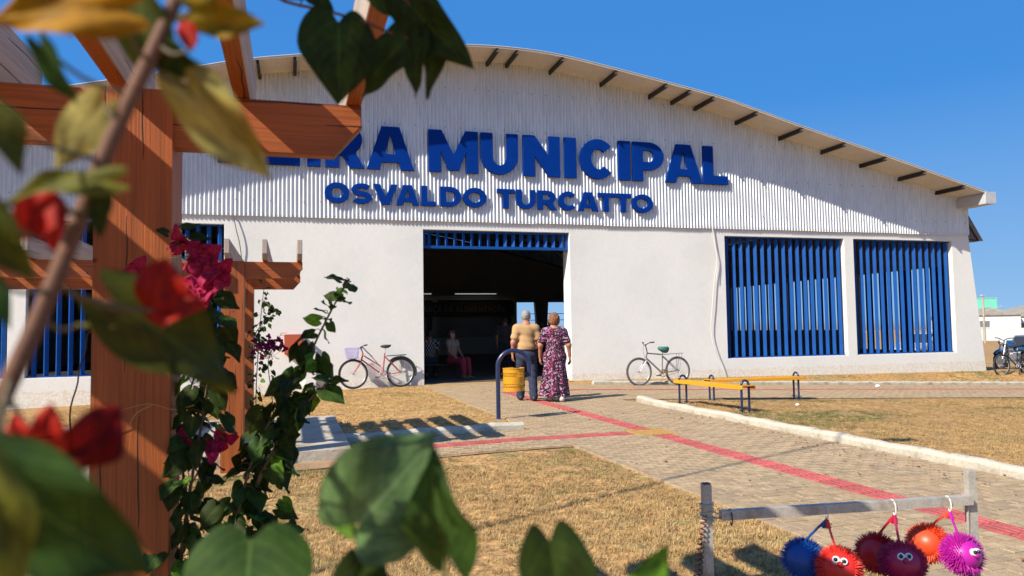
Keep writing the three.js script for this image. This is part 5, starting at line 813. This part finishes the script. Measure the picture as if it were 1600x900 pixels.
{ const w = part('wire', tube([[-5.54, 1.352, 15.83], [-5.60, 1.347, 15.83], [-5.665, 1.34, 15.81], [-5.672, 1.29, 15.80], [-5.69, 1.23, 15.80], [-5.697, 1.18, 15.79], [-5.716, 1.10, 15.79], [-5.70, 0.9, 15.79], [-5.665, 0.6, 15.8], [-5.66, 0.2, 15.8], [-5.66, -0.1, 15.8]], 0.0026, 60, 5), M.black, scene); tag(w, 'thin black wire dangling along the left edge of the near pergola post', 'wire'); }

// ---------- dry lawn ----------
{
  const lawn = (x, z) => (x < -2.03 && z > 10.5 && x > -13) || (x < -2.03 && z > 0.14 && z < 8.66 && x > -13 && !(x < -4.38 && z > 6.55)) || (x > 1.02 && z > 5.85 && x < 16) || (z > 0.12 && z < 1.26 && x > 2.1 && x < 17);
  const blade = (a, lean, h, w) => { const dx = Math.cos(a), dz = Math.sin(a), g = new THREE.BufferGeometry(), px = -dz * w / 2, pz = dx * w / 2, mx = dx * lean * 0.35, mz = dz * lean * 0.35; g.setAttribute('position', new THREE.Float32BufferAttribute([-px, -0.004, -pz, px, -0.004, pz, mx + px * 0.8, h * 0.6, mz + pz * 0.8, -px, -0.004, -pz, mx + px * 0.8, h * 0.6, mz + pz * 0.8, mx - px * 0.8, h * 0.6, mz - pz * 0.8, mx - px * 0.8, h * 0.6, mz - pz * 0.8, mx + px * 0.8, h * 0.6, mz + pz * 0.8, dx * lean, h, dz * lean], 3)); g.computeVertexNormals(); return prep(g); };
  const tuft = (n, sp) => { const gs = []; for (let i = 0; i < n; i++) { const a = rr(0, 6.28), o = rr(0, sp), b = rr(0, 6.28), g = blade(a, rr(0.008, 0.04), rr(0.012, 0.04), rr(0.002, 0.0035)); g.translate(o * Math.cos(b), 0, o * Math.sin(b)); gs.push(g); } return mergeGeometries(gs); };
  const gm = std({ color: 0xffffff, roughness: 0.95, side: THREE.DoubleSide }), kinds = [tuft(26, 0.05), tuft(26, 0.055), tuft(22, 0.05)], spots = [[], [], []];
  const cp = camera.position, N = 2600000; let tries = 0;
  const areas = [[-9, -2.03, 10.5, 17.8, 380], [-9.5, -2.03, 0.14, 8.66, 200], [1.02, 16, 5.85, 17.5, 180], [2.1, 17, 0.12, 1.26, 240]];
  const f = V(0, 0, -1).applyQuaternion(camera.quaternion), rt = V(1, 0, 0).applyQuaternion(camera.quaternion);
  for (const [x0, x1, z0, z1, den] of areas) { const n = Math.round((x1 - x0) * (z1 - z0) * den); for (let i = 0; i < n; i++) { const x = rr(x0, x1), z = rr(z0, z1); if (!lawn(x, z) || (fbm((x + 30) / 60, (z + 30) / 60, 70, 70, 405, 3) > 0.66 && rnd() < 0.85)) continue; const dd = V(x, 0, z).sub(cp), zz = dd.dot(f); if (zz < 1 || Math.abs(dd.dot(rt) / zz) > 0.8) continue; spots[Math.floor(rnd() * 3)].push([x, z]); } }
  const big = (x, z) => fbm((x + 40) / 80, (z + 40) / 80, 40, 40, 400, 3), mt = new THREE.Matrix4(), q = new THREE.Quaternion(), up = V(0, 1, 0), c = new THREE.Color();
  kinds.forEach((g, k) => {
    const im = new THREE.InstancedMesh(g, gm, spots[k].length);
    spots[k].forEach(([x, z], i) => {
      const b = big(x, z), s = rr(0.8, 1.35) * lerp(0.75, 1.25, b); mt.compose(V(x, H(x, z) + 0.001, z), q.setFromAxisAngle(up, rr(0, 6.28)), V(s, s * rr(0.5, 0.85), s)); im.setMatrixAt(i, mt);
      const green = x > 1 ? sstep(fbm((x + 20) / 60, (z + 20) / 60, 26, 40, 402, 3), 0.56, 0.70) * 0.8 : z > 10.4 && z < 10.75 ? 0.6 : sstep(fbm((x + 20) / 60, (z + 20) / 60, 60, 60, 403, 3), 0.62, 0.75) * 0.4, v = rr(0.72, 1.2) * lerp(0.82, 1.12, b) * (z < 8.7 && x < 0 ? 1.32 : z < 1.4 ? 1.25 : x > 1 ? 0.93 : 1.04);
      c.setRGB(lerp(0.44, 0.13, green) * v, lerp(0.29, 0.15, green) * v, lerp(0.12, 0.04, green) * v); im.setColorAt(i, c);
    });
    im.name = numbered('dry_grass'); im.receiveShadow = im.castShadow = true; scene.add(im);
    tag(im, ['short straw coloured dry lawn grass', 'short straw coloured dry lawn grass', 'short straw coloured dry lawn grass'][k], 'grass', null, 'stuff');
  });
}

// ---------- beyond the hall ----------
function carModel(label, pos, turn, color) {
  const t = thing('parked_car', label, 'car', null, pos, turn), paint = phy({ color: lin(...color), roughness: 0.35, metalness: 0.5, clearcoat: 0.8, clearcoatRoughness: 0.1 }), glass = phy({ color: lin(0.03, 0.035, 0.04), roughness: 0.08 });
  const lower = [[-2.05, 0.32], [-2.1, 0.55], [-2.02, 0.78], [-1.35, 0.92], [-0.95, 0.95], [1.6, 0.98], [2.0, 0.92], [2.08, 0.6], [2.02, 0.3]], arch = (cx) => arc(cx, 0.32, 0.36, 0.36, 0, Math.PI, 12);
  const g = poly([[-2.05, 0.32], [-2.1, 0.55], [-2.02, 0.78], [-1.35, 0.92], [-0.95, 0.95], [1.6, 0.98], [2.0, 0.92], [2.08, 0.6], [2.02, 0.3], ...arch(1.3), ...arch(-1.3)], 1.7, 0.04).translate(0, 0, -0.85); part('body', g, paint, t);
  part('cabin', poly([[-0.98, 0.94], [-0.3, 1.42], [0.9, 1.44], [1.62, 0.96]], 1.42, 0.05).translate(0, 0, -0.71), paint, t);
  for (const s of [-1, 1]) { part('side_window', poly([[-0.72, 0.98], [-0.22, 1.36], [0.28, 1.38], [0.28, 0.98]], 0.012).translate(0, 0, s > 0 ? 0.704 : -0.716), glass, t); part('side_window', poly([[0.36, 0.98], [0.36, 1.38], [0.86, 1.38], [1.3, 0.99]], 0.012).translate(0, 0, s > 0 ? 0.704 : -0.716), glass, t); }
  const wsg = box(-0.005, 0.005, 0, 0.66, -0.62, 0.62); wsg.rotateZ(-0.96); wsg.translate(-0.93, 1.0, 0); part('windscreen', wsg, glass, t);
  for (const x of [-1.3, 1.3]) for (const z of [-0.76, 0.76]) { const w = new THREE.Group(); w.name = 'wheel'; w.position.set(x, 0.31, z); t.add(w); part('tyre', new THREE.TorusGeometry(0.23, 0.08, 10, 28), M.rubber, w); part('rim', new THREE.CylinderGeometry(0.18, 0.18, 0.12, 20).rotateX(Math.PI / 2), M.steel, w); }
  for (const z of [-0.6, 0.6]) part('headlight', new THREE.SphereGeometry(0.12, 12, 8).scale(0.5, 0.7, 1.2).translate(-2.0, 0.7, z), M.gutter, t);
}
carModel('silver grey car parked behind the black bicycle', [25.3, H(25.3, -6) - 0.02, -6.2], 0.35, [0.30, 0.32, 0.34]);
carModel('white car mostly hidden by the corner of the hall', [22.9, H(22.9, -11) - 0.02, -9.6], 0.25, [0.55, 0.56, 0.58]);
{   // motorcycle behind the bicycle
  const t = thing('motorcycle', 'blue motorcycle parked behind the black bicycle at the hall corner', 'motorcycle', null, [17.75, H(17.75, -0.9) - 0.01, -0.9], 0.12);
  const bl = phy({ color: lin(0.012, 0.10, 0.24), roughness: 0.3, clearcoat: 0.6 });
  for (const x of [-0.64, 0.62]) { const w = new THREE.Group(); w.name = 'wheel'; w.position.set(x, 0.31, 0); t.add(w); part('tyre', new THREE.TorusGeometry(0.262, 0.045, 10, 30), M.rubber, w); part('disc', [new THREE.CylinderGeometry(0.13, 0.13, 0.01, 24).rotateX(Math.PI / 2), ...[0, 1, 2, 3, 4].map((k) => rod(V(0, 0, 0), V(0.22 * Math.cos(k * 1.257), 0.22 * Math.sin(k * 1.257), 0), 0.02, 0.015, 6)), new THREE.TorusGeometry(0.222, 0.014, 6, 30)], M.steel, w); }
  part('engine', [box(-0.2, 0.2, 0.28, 0.55, -0.13, 0.13, 0.03), rod(V(-0.1, 0.5, 0), V(-0.22, 0.72, 0), 0.09, 0.07, 12)], M.steel, t);
  part('tank', new THREE.SphereGeometry(1, 18, 12).scale(0.27, 0.14, 0.15).translate(-0.15, 0.83, 0), bl, t); part('seat', new THREE.SphereGeometry(1, 18, 12).scale(0.36, 0.06, 0.13).translate(0.35, 0.8, 0), M.rubber, t);
  part('side_panel', new THREE.SphereGeometry(1, 14, 10).scale(0.3, 0.1, 0.13).translate(0.38, 0.68, 0), bl, t); part('front_fender', tube(arc(-0.64, 0.31, 0.33, 0.33, 0.4, 2.4, 12).map((q) => V(q[0], q[1], 0)), 0.05, 20, 8), bl, t);
  part('fork', [rod(V(-0.64, 0.31, -0.08), V(-0.42, 0.95, -0.08), 0.022), rod(V(-0.64, 0.31, 0.08), V(-0.42, 0.95, 0.08), 0.022)], M.steel, t); part('handlebar', tube([[-0.3, 1.05, -0.36], [-0.4, 1.03, -0.15], [-0.42, 0.97, 0], [-0.4, 1.03, 0.15], [-0.3, 1.05, 0.36]], 0.014, 24, 8), M.black, t); part('headlight', new THREE.SphereGeometry(0.09, 14, 10).translate(-0.53, 0.9, 0), M.gutter, t);
  part('swing_arm', [rod(V(0.62, 0.31, 0.1), V(0.1, 0.36, 0.1), 0.025), rod(V(0.62, 0.31, -0.1), V(0.1, 0.36, -0.1), 0.025), rod(V(-0.42, 0.92, 0), V(0.4, 0.66, 0), 0.03), rod(V(-0.05, 0.3, 0.16), V(0.75, 0.38, 0.17), 0.04, 0.05)], M.black, t);
}
function house(label, x0, z0, turn, w, d, h, roof, extra) {
  const t = thing('house', label, 'house', 'houses beyond the hall', [x0, -0.95, z0], turn), wm = std({ color: lin(0.72, 0.72, 0.70), roughness: 0.95, map: rep(T.plaster, 0.2) });
  part('wall', boxUV(box(-w / 2, w / 2, 0, h, -d, 0)), wm, t);
  const rf = part('roof', boxUV(poly([[-w / 2 - 0.3, 0], [w / 2 + 0.3, 0], [0.1 * w, roof]], d + 0.4).translate(0, h + 0.005, -d - 0.2)), std({ color: lin(0.42, 0.42, 0.41), roughness: 0.8, map: rep(T.concrete, 0.3) }), t);
  for (const [a, b, y0, y1] of extra || []) { const win = part('window', box(a, b, y0, y1, 0.005, 0.03), std({ color: lin(0.16, 0.17, 0.18), roughness: 0.2 }), t); part('window_frame', [box(a - 0.08, b + 0.08, y1 + 0.001, y1 + 0.08, 0.004, 0.06), box(a - 0.08, b + 0.08, y0 - 0.08, y0 - 0.001, 0.004, 0.06)], wm, win); }
  return t;
}
house('white house with grey strip window nearest the hall corner beyond the yard', 77.4, -55.6, -0.62, 8.5, 9, 3.2, 1.0, [[-3.4, 0.9, 1.75, 2.5]]);
house('white gabled house at the right edge of the photo', 83.6, -53.5, -0.62, 8.0, 10, 3.0, 1.5, [[-2.6, 1.6, 0.6, 2.2]]);
{ const t = thing('water_tower', 'mint green block rising above the white house roof', 'tower', null, [79.3, -0.95, -56.6], -0.62); part('shaft', box(-1.3, 1.3, 0, 5.35, -2.6, 0, 0.03), std({ color: lin(0.16, 0.55, 0.42), roughness: 0.85, map: rep(T.plaster, 0.3) }), t); part('cap', box(-1.35, 1.35, 5.355, 5.45, -2.65, 0.05), std({ color: lin(0.2, 0.5, 0.42), roughness: 0.85 }), t); }
{ const t = thing('boundary_wall', 'white yard wall in front of the distant houses', 'wall', null, [77, -0.95, -52.0], -0.30); for (let i = 0; i < 6; i++) part('wall_panel', boxUV(box(-9 + i * 3, -6.01 + i * 3, -0.4, 1.62, 0, 0.15)), std({ color: lin(0.74, 0.75, 0.76), roughness: 0.95, map: rep(T.plaster, 0.3) }), t); }
{ const t = thing('utility_pole', 'thin grey pole standing just right of the hall corner', 'pole', null, [65.2, -0.8, -44.3]); part('shaft', rod(V(0, -0.3, 0), V(0, 5.0, 0), 0.13, 0.09, 10), M.concrete, t); part('arm', rod(V(0, 3.3, 0), V(2.0, 3.9, 0.5), 0.04, 0.03, 6), M.gutter, t); part('lamp_head', box(-0.2, 0.2, 4.95, 5.1, -0.1, 0.1, 0.02), M.gutter, t); }
{   // scaffold seen through the rear opening of the hall
  const t = thing('scaffold', 'thin metal scaffold seen through the rear opening of the hall', 'scaffold', null, [14.4, H(14, -37), -38]); for (const x of [-1.6, -0.2, 1.4]) part('upright', rod(V(x, 0, 0), V(x, 2.9, 0), 0.04, 0.04, 6), M.black, t); for (const y of [1.4, 2.2, 2.7]) part('ledger', rod(V(-1.8, y, 0), V(1.6, y, 0), 0.03, 0.03, 6), M.black, t);
}
{   // litter and dry leaves on the ground
  const paper = std({ color: lin(0.8, 0.8, 0.78), roughness: 0.9, side: THREE.DoubleSide }), dry = std({ color: lin(0.22, 0.10, 0.045), roughness: 0.9, side: THREE.DoubleSide });
  for (const [x, z, r, lab] of [[9.4, 2.36, 0.06, 'crumpled white paper on the cross walk below the right windows'], [3.41, 7.13, 0.035, 'scrap of white paper on the lawn right of the near bench']]) {
    const g = new THREE.IcosahedronGeometry(r, 2), p = g.attributes.position; for (let i = 0; i < p.count; i++) { const v = V().fromBufferAttribute(p, i), k = 0.6 + 0.7 * fbm((v.x / r + 1) / 2.2, (v.y / r + v.z / r + 2) / 4.4, 5, 5, 77, 2); p.setXYZ(i, v.x * k, v.y * k * 0.6, v.z * k); } g.computeVertexNormals();
    const m = part('paper_scrap', g.translate(x, H(x, z) + 0.03 + r * 0.3, z), paper, scene); tag(m, lab, 'litter', 'paper litter');
  }
  const gs = []; for (let i = 0; i < 420; i++) {
    const k = rnd(), x = k < 0.25 ? rr(0.2, 0.8) : k < 0.6 ? rr(-8, -2.1) : rr(-1.9, 0.7), z = k < 0.25 ? rr(8, 15) : rr(k < 0.6 ? 10.6 : 1, 16), L = rr(0.015, 0.045), a = rr(0, 6.28), g = leafGeo(rr(-0.6, 0.8), rr(0.2, 0.6), 2, true); if (k < 0.6 && k >= 0.25 && z < 10.5) continue;
    g.scale(L * 0.5, L, L); g.rotateX(-Math.PI / 2 + rr(-0.3, 0.3)); g.rotateY(a); g.translate(x, H(x, z) + 0.03 + (x < -2 ? 0.012 : 0), z); gs.push(g);
  }
  tag(part('fallen_leaves', gs, dry, scene), 'small dry brown leaves scattered over walkway and lawn', 'leaves', null, 'stuff');
}
{   // lamp post left of the frame whose long shadow crosses the walkway
  const t = thing('street_lamp', 'tall grey street lamp standing left of the near pergola', 'lamp', null, [-7.83, H(-7.8, 15.2), 15.16]);
  part('pole', rod(V(0, -0.2, 0), V(0, 8.0, 0), 0.028, 0.018, 14), M.gutter, t); part('arm', tube([[0, 7.9, 0], [0.25, 8.15, 0], [0.7, 8.2, 0]], 0.022, 16, 8), M.gutter, t); part('lamp_head', box(0.6, 1.0, 8.15, 8.23, -0.09, 0.09, 0.02), M.gutter, t); part('base_plate', box(-0.14, 0.14, 0, 0.03, -0.14, 0.14), M.gutter, t);
}
renderer.render(scene, camera);
